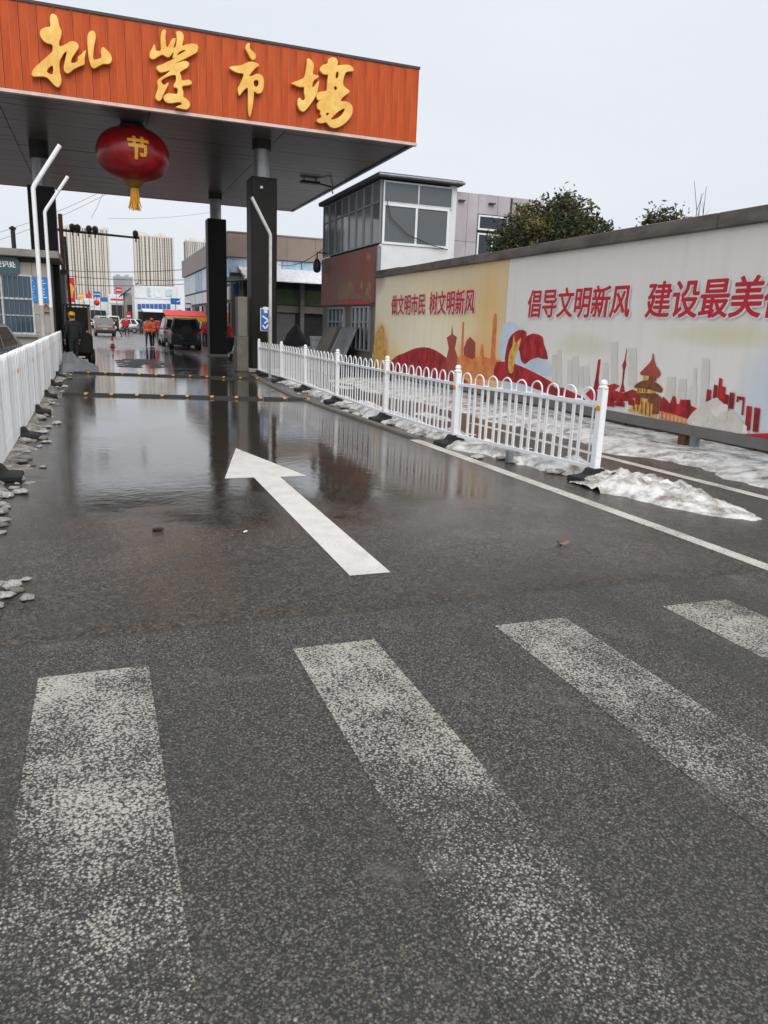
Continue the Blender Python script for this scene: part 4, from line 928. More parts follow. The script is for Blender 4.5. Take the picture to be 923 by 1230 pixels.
# ------------------------------------------------------------------ things round the right-hand column
pr = thing('concrete_pier', 'low concrete pier beside the front black column', 'pier', (4.72, 27.2, 0))
B(4.5, 4.9, 26.75, 27.4, 0, 1.2).build('lower_block', 'dark_concrete', pr, bevel=.02); B(4.55, 4.88, 26.8, 27.35, 1.2, 2.55).build('upper_block', 'wall_dim', pr, bevel=.02)
bs0, bs1 = gy(314.5, 370, 25.9), gy(323.5, 398, 25.9)
bs = thing('parking_sign', 'blue parking sign with white pictograms on a rusty post by the fence end', 'sign', ((bs0.x + bs1.x) / 2, 25.95, 0))
bw = .34; bxm = (bs0.x + bs1.x) / 2
MB().tube([(bxm + .1, 25.98, 0), (bxm + .1, 25.98, bs0.z)], .03, 8).build('post', 'rust_post', bs, smooth=True)
B(bxm - bw / 2, bxm + bw / 2, 25.9, 25.93, bs1.z, bs0.z).build('plate_border', 'white_paint', bs, bevel=.01)
B(bxm - bw / 2 + .02, bxm + bw / 2 - .02, 25.896, 25.9, bs1.z + .02, bs0.z - .02).build('plate', 'sign_blue', bs)
pm = MB(); zc = bs1.z
pm.box(bxm - .08, bxm + .10, 25.891, 25.8955, zc + .70, zc + .80).box(bxm - .05, bxm + .07, 25.8905, 25.8955, zc + .60, zc + .69)
pm.bar((bxm - .10, 25.893, zc + .50), (bxm + .08, 25.893, zc + .38), .004, .06).bar((bxm + .1, 25.893, zc + .36), (bxm - .04, 25.893, zc + .26), .004, .05).bar((bxm - .1, 25.893, zc + .2), (bxm, 25.893, zc + .08), .004, .05).bar((bxm, 25.893, zc + .09), (bxm + .1, 25.893, zc + .22), .0045, .05)
pm.build('pictogram', 'print_white', bs)
# leaning slabs by the guard building
for k, (xa, xb, lab) in enumerate(((394, 416, 'pale grey board leaning under the barred windows, clear of its twin'), (380, 400, 'darker grey board leaning half behind another board'))):
    X_ = GX - .5 - k * .0
    y0, y1 = gx(xb, 410, 7.9).y, gx(xa, 410, 7.9).y
    sb = thing('leaning_board', lab, 'board', (7.8, y0, 0), 0, None)
    MB().hexa([(7.55, y0, 0), (7.60, y0, 0), (7.60, y1, 0), (7.55, y1, 0), (GX - .08, y0 + .25, 1.65), (GX - .03, y0 + .25, 1.65), (GX - .03, y1 + .25, 1.65), (GX - .08, y1 + .25, 1.65)]).build('panel', ('slab_board', 'wall_dim')[k], sb, bevel=.008)
    MB().bar((7.52, y0 + .03, .05), (GX - .10, y0 + .27, 1.6), .05, .05).build('edge_batten', 'bay_frame', sb)
# buckets stacked and black sheeted goods
for k, (px, n) in enumerate(((368, 2), (379, 3))):
    q = gz(px, 436); q = Vector((q.x + .2, 31.5, 0)); q.x = gy(px, 420, 31.5).x
    for i in range(n):
        bk = thing('bucket', ['white plastic bucket in the shorter stack beside the black sheeting, number ' , 'white plastic bucket in the taller stack beside the leaning boards, number '][k].replace(', number ', (', bottom of its stack', ', second up', ', on top of its stack')[i] if k else (', bottom of the two', ', upper of the two')[i]), 'bucket', (q.x, q.y, i * .42), 0, 'stacked white buckets')
        MB().lathe([(.20, 0), (.21, .02), (.25, .36), (.27, .37), (.27, .40), (.25, .40), (.20, .06)], 18).build('pail', 'bucket', bk, True, smooth=True)
        MB().tube([(.26 * math.cos(a), -.1 - .16 * math.sin(a), .34 - .1 * math.sin(a)) for a in [math.pi * j / 8 for j in range(9)]], .008, 5).build('handle', 'galv', bk, True)
def heap(name, label, cat, pts_fn, x0, x1, y0, y1, mat, n=26, kind=None):
    vs = []; fs = []
    for i in range(n + 1):
        for j in range(n + 1):
            x = x0 + (x1 - x0) * i / n; y = y0 + (y1 - y0) * j / n; vs.append((x, y, pts_fn(i / n, j / n, x, y)))
    for i in range(n):
        for j in range(n):
            a = i * (n + 1) + j; f = (a, a + n + 1, a + n + 2, a + 1)
            if max(vs[k][2] for k in f) > .001: fs.append(f)
    return tag(MB().add(vs, fs).build(name, mat, smooth=True), label, cat, None, kind)
q = gy(352, 420, 32.)
heap('sheeted_pile', 'black plastic sheeting over goods behind the fence near the buckets', 'pile', lambda u, v, x, y: max(0, 1.75 * (1 - abs(u - .55) * 2.0) * (1 - abs(2 * v - 1) ** 3) + .12 * fbm(x * 3, y * 3) - .03), q.x - 1.2, q.x + 1.3, 31.4, 33, 'cloth_black')
# tarpaulin heap and debris by the left fence end
q = gz(95, 441)
heap('tarpaulin', 'crumpled grey tarpaulin heaped against the end of the left fence', 'tarpaulin', lambda u, v, x, y: max(0, .62 * (1 - u) ** .8 * (1 - abs(2 * v - 1) ** 3) * min(1, u * 9 + .3) + .16 * abs(fbm(x * 4, y * 2.5, 2.)) - .05), -1.15, -.05, 24.8, 27.6, 'tarp', 34)
heap('mud_scatter', None, None, lambda u, v, x, y: max(0, .05 * (fbm(x * 2.2, y * 1.2, 5.) + .15)) * (1 - abs(2 * u - 1) ** 2) * (1 - abs(2 * v - 1) ** 2), gz(140, 437).x, gz(200, 437).x, gz(160, 442).y, gz(160, 431).y, 'mud', 40, 'stuff')

# ================================================================== CAMERA GANTRY, WIRES
GYY = 45.; gp = gy(73.5, 276, GYY); ge = gy(168, 286, GYY)
gn = thing('camera_gantry', 'rusty post with long dark arm carrying ball cameras over the street', 'gantry', (gp.x, GYY, 0))
MB().tube([(gp.x, GYY, 0), (gp.x, GYY, gy(73, 257, GYY).z)], .11, 10).build('post', 'rust_steel', gn, smooth=True)
MB().tube([(gp.x - .35, GYY, gp.z), (ge.x, GYY, ge.z)], [.075, .055], 8).build('arm', 'black_steel', gn, smooth=True)
for px in (87, 93.5, 107, 114.5, 163):
    q = gy(px, 273 + (px - 87) * .105, GYY)
    MB().lathe([(.02, -.20), (.13, -.14), (.16, 0), (.13, .13), (.04, .19)], 14, (q.x, GYY, q.z)).tube([(q.x, GYY, q.z - .15), (q.x, GYY, q.z - .42)], .03, 6).build('ball_camera', 'black_steel', gn, smooth=True)
lpz = gy(78, 284, 42.)
lpo = thing('leaning_pole', 'thin black pole leaning by the rusty gantry post', 'pole', (gz(90, 424).x, 42, 0))
MB().tube([(gy(88, 412, 42.).x, 42, 0), (lpz.x, 42, lpz.z)], [.09, .06], 8).build('shaft', 'black_steel', lpo, smooth=True)
MB().tube([(gy(83, 340, 42.).x, 42, gy(83, 340, 42.).z), (gy(70, 334, 42.).x, 42, gy(70, 334, 42.).z)], .04, 6).build('stay', 'black_steel', lpo)
def wire(pa, pb, label, sag=.4, r=.014):
    a, b = Vector(pa), Vector(pb)
    tag(MB().tube([a.lerp(b, k / 12) - Vector((0, 0, sag * 4 * (k / 12) * (1 - k / 12))) for k in range(13)], r, 5, caps=True).build('overhead_wire', 'wire'), label, 'wire', 'overhead wires')
for ya, yb, Yd, lab in ((322, 320, 90., 'uppermost overhead wire strung in front of the apartment towers'), (327, 334, 92., 'second overhead wire strung in front of the apartment towers'), (338, 338, 94., 'lowest overhead wire strung in front of the apartment towers')):
    wire(gy(40, ya, Yd), gy(262, yb, Yd), lab, .5, .035)
wire(gy(-40, 290, 60.), gy(130, 226, 60.), 'thin wire crossing the sky left of the first tower', .3, .012)
wire(gy(-40, 300, 60.), gy(130, 232, 60.), 'lower thin wire crossing the sky left of the first tower', .3, .012)
wire(gy(110, 262, 70.), gy(128, 222, 70.), 'steep thin wire rising behind the lantern tassel', .1, .014)
wire(gy(130, 262, 120.), gy(258, 254, 120.), 'thin wire above the second tower', .4, .018)
wire(gy(335, 318, 44.), gy(392, 296, 30.2), 'wire from the market hall fascia to the guard building', .3, .016)

# ================================================================== APARTMENT TOWERS
def tower(pl_, pr_, D, label, npier, mats=('tower_wall', 'tower_dark'), depth=22., split=None):
    a, b = gy(*pl_, D), gy(*pr_, D); h = (a.z + b.z) / 2; wd = b.x - a.x
    t = thing('apartment_tower', label, 'tower', ((a.x + b.x) / 2, D, 0), 0, 'distant apartment towers')
    B(a.x + .3, b.x - .3, D + .8, D + depth, 0, h - 1).build('core', mats[1], t)
    pm = MB(); x = a.x; k = 0
    while x < b.x - .5:
        w_ = (random.choice((.9, 1.2, 2.4, 1.6))) * wd / 40
        x1 = min(b.x, x + w_)
        pm.box(x, x1, D - random.choice((0, .0, .8)), D + 1.5, 0, h + random.choice((0, 0, 1.6))); x = x1 + random.choice((.8, 1.1, 1.5)) * wd / 40
    pm.build('pier', mats[0], t)
    sl = MB(); z = 3.
    while z < h: sl.box(a.x + .2, b.x - .2, D + .45, D + .95, z - .35, z + .3); z += 3.0
    sl.build('spandrel', 'tower_mid' if mats[0] == 'tower_wall' else mats[0], t)
    B(a.x, b.x, D + .1, D + depth, h - 1.0, h).build('parapet', mats[0], t)
    for f in (.25, .7): B(a.x + wd * f - 3, a.x + wd * f + 3, D + 5, D + 12, h, h + 3.5).build('lift_house', mats[0], t)
    return t
tower((75.5, 266), (131, 281), 800., 'leftmost broad apartment tower behind the camera gantry', 12)
tower((160.5, 279), (209, 288), 820., 'apartment tower with pale edge strip behind the white shop signs', 10)
tower((223, 288), (262, 292), 850., 'apartment tower mostly hidden by the market hall roof', 7)
tower((136, 332), (160, 333), 1300., 'low haze-tinted grey block between two apartment towers', 5, ('tower_haze_tint', 'tower_haze_tint'))

# ================================================================== SHOPS DOWN THE STREET
def shop(px0, px1, pyt, Y, label, wallm, parts, depth=8.):
    a, b = gy(px0, pyt, Y), gy(px1, pyt, Y)
    t = thing('shop', label, 'shop', ((a.x + b.x) / 2, Y + depth / 2, 0))
    B(a.x, b.x, Y, Y + depth, 0, a.z).build('wall', wallm, t)
    for k, (nm, mt, x0, x1, y0, y1) in enumerate(parts):
        p, q_ = gy(x0, y0, Y), gy(x1, y1, Y)
        B(p.x, q_.x, Y - .12 - .02 * k, Y - .02 * k - .01, q_.z, p.z).build(nm, mt, t)
    return t, a, b
s1, a, b = shop(161, 214, 342, 108., 'white two-storey shop with blue shutters and a big pale signboard', 'wall_white',
   [('signboard', 'wall_white', 162, 212, 344, 360), ('shop_opening', 'inside_shade', 166, 205, 374, 396)])
for k in range(8):
    x0 = 165.5 + k * 5.0; p, q_ = gy(x0, 365, 108.), gy(x0 + 4.3, 371.5, 108.)
    B(p.x, q_.x, 107.86, 107.99, q_.z, p.z).build('blue_shutter', 'shutter_blue', s1)
for x0, y0, x1, y1, mt in ((177, 345, 181, 350, 'banner_blue'), (177, 351, 181, 356, 'banner_blue'), (186, 347, 194, 357, 'banner_white'), (199, 348, 207, 356, 'banner_blue')):
    p, q_ = gy(x0, y0, 107.8), gy(x1, y1, 107.8); B(p.x, q_.x, 107.8, 107.845, q_.z, p.z).build('sign_mark', mt, s1)
aw_ = gy(172, 371, 104.); aw2 = gy(208, 376, 104.)
MB().hexa([(aw_.x, 104, aw2.z), (aw2.x, 104, aw2.z), (aw2.x, 107.8, aw_.z), (aw_.x, 107.8, aw_.z), (aw_.x, 104, aw2.z + .1), (aw2.x, 104, aw2.z + .1), (aw2.x, 107.8, aw_.z + .1), (aw_.x, 107.8, aw_.z + .1)]).build('snowy_awning', 'snow', s1)
# blue road sign and vertical post
bsg = gy(205, 358, 80.); bsg2 = gy(217, 366, 80.)
rs = thing('road_sign', 'small blue rectangular road sign above the red and yellow awning', 'sign', ((bsg.x + bsg2.x) / 2, 80, 0))
B(bsg.x, bsg2.x, 79.95, 80, bsg2.z, bsg.z).build('plate', 'sign_blue', rs)
MB().bar((bsg.x + .35, 79.94, bsg2.z + .2), (bsg.x + .35, 79.94, bsg.z - .2), .01, .12).bar((bsg.x + .6, 79.94, bsg2.z + .25), (bsg.x + .95, 79.94, bsg.z - .2), .01, .1).build('arrow_marks', 'print_white', rs)
MB().tube([((bsg.x + bsg2.x) / 2, 80.08, 0), ((bsg.x + bsg2.x) / 2, 80.08, bsg.z)], .06, 8).build('post', 'grey_pole', rs)
shop(99, 131, 358, 150., 'low white stall row with pale signs beyond the bronze car', 'wall_white', [('signboard', 'banner_white', 101, 113, 360, 368), ('signboard', 'sign_blue', 121, 130, 357, 362), ('opening_shade', 'inside_shade', 103, 128, 372, 388)])
shop(130, 152, 353, 140., 'stall with red lettered signboard behind the white van', 'wall_white', [('signboard', 'banner_white', 131, 151, 355, 365), ('red_lettering', 'banner_red', 133, 149, 358.5, 361.5), ('opening_shade', 'inside_shade', 134, 150, 366, 386)])
t_, a, b = shop(150, 164, 352, 118., 'grey gabled store between the white shop and lettered stall', 'concrete', [('opening_shade', 'inside_shade', 153, 162, 366, 392)])
MB().hexa([(a.x - .6, 117.5, a.z - .5), (b.x + .3, 117.5, a.z + 1.4), (b.x + .3, 126, a.z + 1.4), (a.x - .6, 126, a.z - .5), (a.x - .6, 117.5, a.z - .3), (b.x + .3, 117.5, a.z + 1.6), (b.x + .3, 126, a.z + 1.6), (a.x - .6, 126, a.z - .3)]).build('roof', 'dark_trim', t_)
shop(88, 101, 360, 120., 'white kiosk behind the forklift', 'wall_white', [('opening_shade', 'inside_shade', 93, 100, 372, 384)])
# red marks far off: pennant and lantern
for px, py, r, Yd, lab in ((116.5, 363.5, 3.2, 95., 'small red lantern hanging over the street by the white stalls'),):
    q = gy(px, py, Yd); rr = r * Yd / 900
    t = thing('lantern', lab, 'lantern', tuple(q))
    MB().lathe([(rr * .3, -rr), (rr * .8, -rr * .6), (rr, 0), (rr * .8, rr * .6), (rr * .3, rr)], 14, q).build('globe', 'banner_red', t, smooth=True)
    MB().tube([(q.x, q.y, q.z + rr), (q.x, q.y, q.z + rr + .6)], .03, 5).build('hanger', 'wire', t)
q0, q1, q2 = gy(103, 358, 130.), gy(111, 358, 130.), gy(107, 347, 130.)
pn = thing('red_sign', 'triangular red sign on a post above the stall row', 'sign', (q2.x, 130, 0))
link('plate', curve_mesh('plate', [[(q0.x, q0.z), (q1.x, q1.z), (q2.x, q2.z)]], frameY(130.), .03, 0, ('banner_red',), 1), pn)
MB().tube([(q2.x, 130.1, 0), (q2.x, 130.1, q0.z + .3)], .06, 6).build('post', 'grey_pole', pn)
# red and yellow market awning
Ya = 56.; p0, p1 = gy(199, 375, Ya), gy(258, 388, Ya)
ma = thing('market_awning', 'red market awning with yellow valance over the stalls by the market hall', 'awning', (p0.x, Ya, 0))
MB().hexa([(p0.x, Ya, p1.z + .35), (p1.x, Ya, p1.z + .35), (p1.x, Ya + 2.6, p0.z + .1), (p0.x, Ya + 2.6, p0.z + .1), (p0.x, Ya, p1.z + .42), (p1.x, Ya, p1.z + .42), (p1.x, Ya + 2.6, p0.z + .2), (p0.x, Ya + 2.6, p0.z + .2)]).build('cover', 'awning_red', ma)
vx = p0.x
while vx < p1.x - .1:
    MB().hexa([(vx + .02, Ya - .03, p1.z + .05), (min(p1.x, vx + .4) - .02, Ya - .03, p1.z + .05), (min(p1.x, vx + .4), Ya - .01, p1.z + .05), (vx, Ya - .01, p1.z + .05), (vx, Ya - .03, p1.z + .36), (min(p1.x, vx + .4), Ya - .03, p1.z + .36), (min(p1.x, vx + .4), Ya - .01, p1.z + .36), (vx, Ya - .01, p1.z + .36)]).build('valance_flap', 'awning_yellow', ma); vx += .4
for x, y in ((p0.x + .1, Ya + .1), (p1.x - .1, Ya + .1), (p0.x + .1, Ya + 2.5), (p1.x - .1, Ya + 2.5)): MB().tube([(x, y, 0), (x, y, p1.z + .4)], .035, 6).build('post', 'galv', ma)

# ================================================================== VEHICLES
def rring(y, w, zl, zh): return [(-w * .88, y, zl), (-w, y, zl + .18), (-w, y, zl + (zh - zl) * .7), (-w * .94, y, zh - .05), (-w * .84, y, zh), (w * .84, y, zh), (w * .94, y, zh - .05), (w, y, zl + (zh - zl) * .7), (w, y, zl + .18), (w * .88, y, zl)]
def vehicle(name, label, cat, loc, rz, paint, kind='suv', plate='plate_blue', spare=False, group=None):
    L_, W_, H_ = dict(suv=(4.65, 1.86, 1.68), offroad=(4.6, 1.84, 1.84), van=(4.9, 1.8, 2.0), sedan=(4.7, 1.82, 1.46))[kind]
    hw, hl = W_ / 2, L_ / 2; zb_ = .26
    belt = dict(suv=1.02, offroad=1.10, van=1.10, sedan=.92)[kind]; hood = belt - dict(suv=.04, offroad=.02, van=.1, sedan=.06)[kind]
    t = thing(name, label, cat, loc, rz, group)
    st = [(-hl, hw * .84, zb_ + .18, belt - .12), (-hl + .05, hw * .92, zb_ + .06, belt - .03), (-hl + .35, hw, zb_, belt), (0, hw, zb_ - .02, belt)]
    wf = dict(suv=.95, offroad=.85, van=1.75, sedan=1.0)[kind]
    st += [(wf, hw, zb_, belt), (hl - .55, hw * .97, zb_, hood - .08), (hl - .12, hw * .88, zb_ + .04, hood - .22), (hl, hw * .74, zb_ + .12, hood - .36)]
    MB().loft([rring(*s) for s in st]).build('body', paint, t, True, smooth=True)
    # cabin
    rb0, rr0, rr1, rf1, rf0 = dict(suv=(-hl + .12, -hl + .55, 0, .25, .98), offroad=(-hl + .06, -hl + .18, 0, .35, .85), van=(-hl + .04, -hl + .16, 0, 1.2, 1.95), sedan=(-hl + .55, -hl + 1.25, 0, .2, 1.05))[kind]
    wb, wr = hw * .93, hw * .74
    C = [(-wb, rb0, belt - .04), (wb, rb0, belt - .04), (wb, rf0, belt - .04), (-wb, rf0, belt - .04), (-wr, rr0, H_), (wr, rr0, H_), (wr, rf1, H_), (-wr, rf1, H_)]
    MB().hexa(C).build('cabin', paint, t, True, bevel=.07, smooth=True)
    def quad(a, b, c, d, m0=.09, name='window', mat='car_glass', off=.012):
        P = [Vector(C[i]) for i in (a, b, c, d)]
        def bl(u, v): return P[0].lerp(P[1], u).lerp(P[3].lerp(P[2], u), v)
        nrm = (P[1] - P[0]).cross(P[3] - P[0]).normalized(); cen = sum(P, Vector()) / 4
        if nrm.dot(cen - Vector((0, (rb0 + rf0) / 2, belt))) < 0: nrm = -nrm
        return bl, nrm
    def win(ids, u0, u1, v0, v1, name='window'):
        bl, nrm = quad(*ids); q = [bl(u0, v0), bl(u1, v0), bl(u1, v1), bl(u0, v1)]
        MB().hexa([p - nrm * .03 for p in q] + [p + nrm * .010 for p in q]).build(name, 'car_glass', t, True)
    win((3, 2, 6, 7), .07, .93, .10, .90, 'windscreen'); win((0, 1, 5, 4), .09, .91, .16, .88, 'rear_window')
    for ids in ((0, 3, 7, 4), (1, 2, 6, 5)):
        cuts = ((.10, .36), (.40, .64), (.68, .93)) if kind in ('van', 'suv', 'offroad') else ((.14, .50), (.54, .90))
        for u0, u1 in cuts: win(ids, u0, u1, .14, .88)
    rw = dict(suv=.36, offroad=.40, van=.33, sedan=.33)[kind]
    for sx in (-1, 1):
        for y in (-hl + .9, hl - .95):
            x0 = sx * (hw - .24); x1 = sx * (hw + .012)
            wt_ = MB().tube([(x0, y, rw), (x0 + sx * .02, y, rw), (x1 - sx * .03, y, rw), (x1, y, rw)], [rw * .9, rw, rw, rw * .9], 20).build('wheel', 'tyre', t, True, smooth=True)
            MB().tube([(x1 - sx * .02, y, rw), (x1 + sx * .008, y, rw)], [rw * .62, rw * .58], 14).build('rim', 'rim', wt_, True)
        MB().lathe([(.02, -.08), (.10, -.05), (.11, .03), (.06, .08)], 10, (sx * (hw + .08), rf0 - .15, belt + .06)).build('mirror', paint, t, True, smooth=True)
        B(*sorted((sx * hw * .52, sx * hw * .86)), hl - .22, hl - .07, hood - .40, hood - .27).build('headlight', 'headlamp', t, True, bevel=.02)
        zt_ = belt - .02
        B(*sorted((sx * hw * .74, sx * hw * .93)), -hl - .015, -hl + .12, zt_ - .22 if kind != 'van' else .8, zt_ - .08 if kind != 'van' else .98).build('taillight', 'taillamp', t, True, bevel=.02)
    B(-hw * .9, hw * .9, -hl - .06, -hl + .10, zb_ + .02, zb_ + .30).build('rear_bumper', 'black_rubber' if kind != 'van' else paint, t, True, bevel=.04)
    B(-.22, .22, -hl - .035 if kind != 'offroad' else -hl - .07, -hl + .02, .62, .76).build('number_plate', plate, t, True)
    B(-hw * .7, hw * .7, hl - .06, hl + .03, zb_ + .12, zb_ + .30).build('front_bumper', 'black_rubber', t, True, bevel=.03)
    if spare:
        MB().tube([(.05, -hl + .02, 1.02), (.05, -hl - .04, 1.02), (.05, -hl - .20, 1.02), (.05, -hl - .23, 1.02)], [.34, .37, .37, .30], 24).build('spare_wheel', 'tyre', t, True, smooth=True)
    if kind in ('suv', 'offroad'):
        for sx in (-1, 1): MB().bar((sx * wr * .92, rr0 + .2, H_ + .03), (sx * wr * .92, rf1 - .1, H_ + .03), .04, .04).build('roof_rail', 'galv', t, True)
    return t
def at(px, py): q = gz(px, py); return (q.x, q.y, 0)
q = gz(126.5, 404)
vehicle('car', 'bronze-grey car seen from behind, driving down the street', 'car', (q.x, q.y + 2.3, 0), .02, 'car_bronze', 'suv', 'plate_green')
q = gz(136, 397)
vehicle('van', 'white minivan standing ahead of the bronze-grey car', 'van', (gy(136, 385, 112).x, 114, 0), .05, 'car_white', 'van')
vehicle('car', 'white car with darkened windows near the blue-shuttered shop', 'car', (gy(165, 395, 104).x, 106, 0), -2.2, 'car_white', 'suv')
vehicle('off_roader', 'black off-roader with spare wheel on its back door', 'car', (gz(228, 421).x, 46.4 + 2.3, 0), -.06, 'car_black', 'offroad', 'plate_blue', True)
vehicle('car', 'silver estate parked close beside the black off-roader', 'car', (gy(207, 416, 51.5).x + .35, 51.5 + 2.4, 0), .0, 'car_silver', 'offroad', 'plate_blue')
vehicle('car', 'dark grey car parked behind the left fence before the office', 'car', (-2.75, 17.6, 0), math.pi * .93, 'car_grey', 'sedan')
vehicle('car', 'far white car beside the low stall row', 'car', (gy(106, 390, 128).x, 128, 0), .1, 'car_white', 'sedan')

for px, Yd, rz_, pt, kd, lab in ((97, 112., .1, 'car_grey', 'sedan', 'grey car parked by the white kiosk'), (146, 128., 2.9, 'car_black', 'suv', 'black car parked before the lettered stall'), (121, 138., .2, 'car_white', 'van', 'far white minivan in front of the stall openings'), (176, 98., 1.5, 'car_grey', 'sedan', 'grey car standing across the blue-shuttered shop')):
    vehicle('car', lab, 'car', (gy(px, 392, Yd).x, Yd, 0), rz_, pt, kd)
for k, (x0, y0, x1, y1, Yd, mt, lab) in enumerate(((139, 345, 147, 352, 136., 'banner_red', 'red roof sign above the lettered stall'), (112, 350, 121, 357, 132., 'sign_blue', 'blue roof sign on the low stall row'), (94, 352, 101, 359, 118., 'awning_yellow', 'yellow roof sign above the white kiosk'), (152, 374, 158, 386, 112., 'banner_red', 'upright red board before the grey gabled store'), (214, 372, 219, 392, 72., 'shutter_blue', 'upright blue board beside the red awning'), (222, 360, 232, 370, 66., 'banner_white', 'white shop board above the red awning'))):
    p, q_ = gy(x0, y0, Yd), gy(x1, y1, Yd); bd = thing('shop_board', lab, 'sign', ((p.x + q_.x) / 2, Yd, 0))
    B(p.x, q_.x, Yd, Yd + .08, q_.z, p.z).build('panel', mt, bd); B(p.x + .1 * (q_.x - p.x), q_.x - .1 * (q_.x - p.x), Yd - .01, Yd - .002, q_.z + (p.z - q_.z) * .44, q_.z + (p.z - q_.z) * .60).build('lettering_band', 'print_white' if mt != 'banner_white' else 'print_crimson', bd)
    for x in (p.x + .06, q_.x - .06): MB().tube([(x, Yd + .12, 0), (x, Yd + .12, p.z)], .04, 6).build('post', 'galv', bd)
# forklift
fk = gy(93.5, 400, 30.6)
ft = thing('forklift', 'black forklift with overhead guard and yellow mast strip by the office', 'forklift', (fk.x, 30.6, 0), .06)
B(-.44, .44, -.95, .75, .28, .95).build('chassis', 'black_clad', ft, True, bevel=.06)
B(-.46, .46, -1.1, -.55, .3, 1.12).build('counterweight', 'black_clad', ft, True, bevel=.12)
B(-.28, .28, -.55, -.05, .95, 1.12).build('seat', 'black_rubber', ft, True, bevel=.05)
B(-.28, .28, -.62, -.50, 1.05, 1.5).build('seat_back', 'black_rubber', ft, True, bevel=.05)
for sx in (-1, 1):
    MB().bar((sx * .42, -.85, 1.0), (sx * .40, -.55, 2.06), .06, .06).build('guard_post', 'black_steel', ft, True)
    MB().bar((sx * .42, .70, .9), (sx * .40, .45, 2.06), .06, .06).build('guard_post', 'fork_yellow' if sx > 0 else 'black_steel', ft, True)
    B(sx * .30 - .05, sx * .30 + .05, .85, .98, .08, 2.1).build('mast_rail', 'fork_yellow' if sx > 0 else 'black_steel', ft, True)
    for y in (-.72, .48):
        w2 = MB().tube([(sx * .34, y, .27), (sx * .36, y, .27), (sx * .50, y, .27), (sx * .52, y, .27)], [.24, .27, .27, .24], 18).build('wheel', 'tyre', ft, True, smooth=True)
        MB().tube([(sx * .51, y, .27), (sx * .53, y, .27)], .13, 12).build('rim', 'fork_yellow', w2, True)
    MB().bar((sx * .2, .98, .1), (sx * .2, 2.0, .08), .1, .04).build('fork', 'black_steel', ft, True)
gm = MB().box(-.44, .44, -.6, -.54, 2.05, 2.11).box(-.44, .44, .42, .48, 2.05, 2.11)
gm.build('guard_frame', 'black_steel', ft, True)
for i in range(6): MB().bar((-.40 + i * .16, -.54, 2.085), (-.40 + i * .16, .42, 2.085), .03, .04).build('guard_slat', 'black_steel', ft, True)
B(-.36, .36, -.58, -.56, 1.2, 2.0).build('rear_screen', 'black_clad', ft, True)

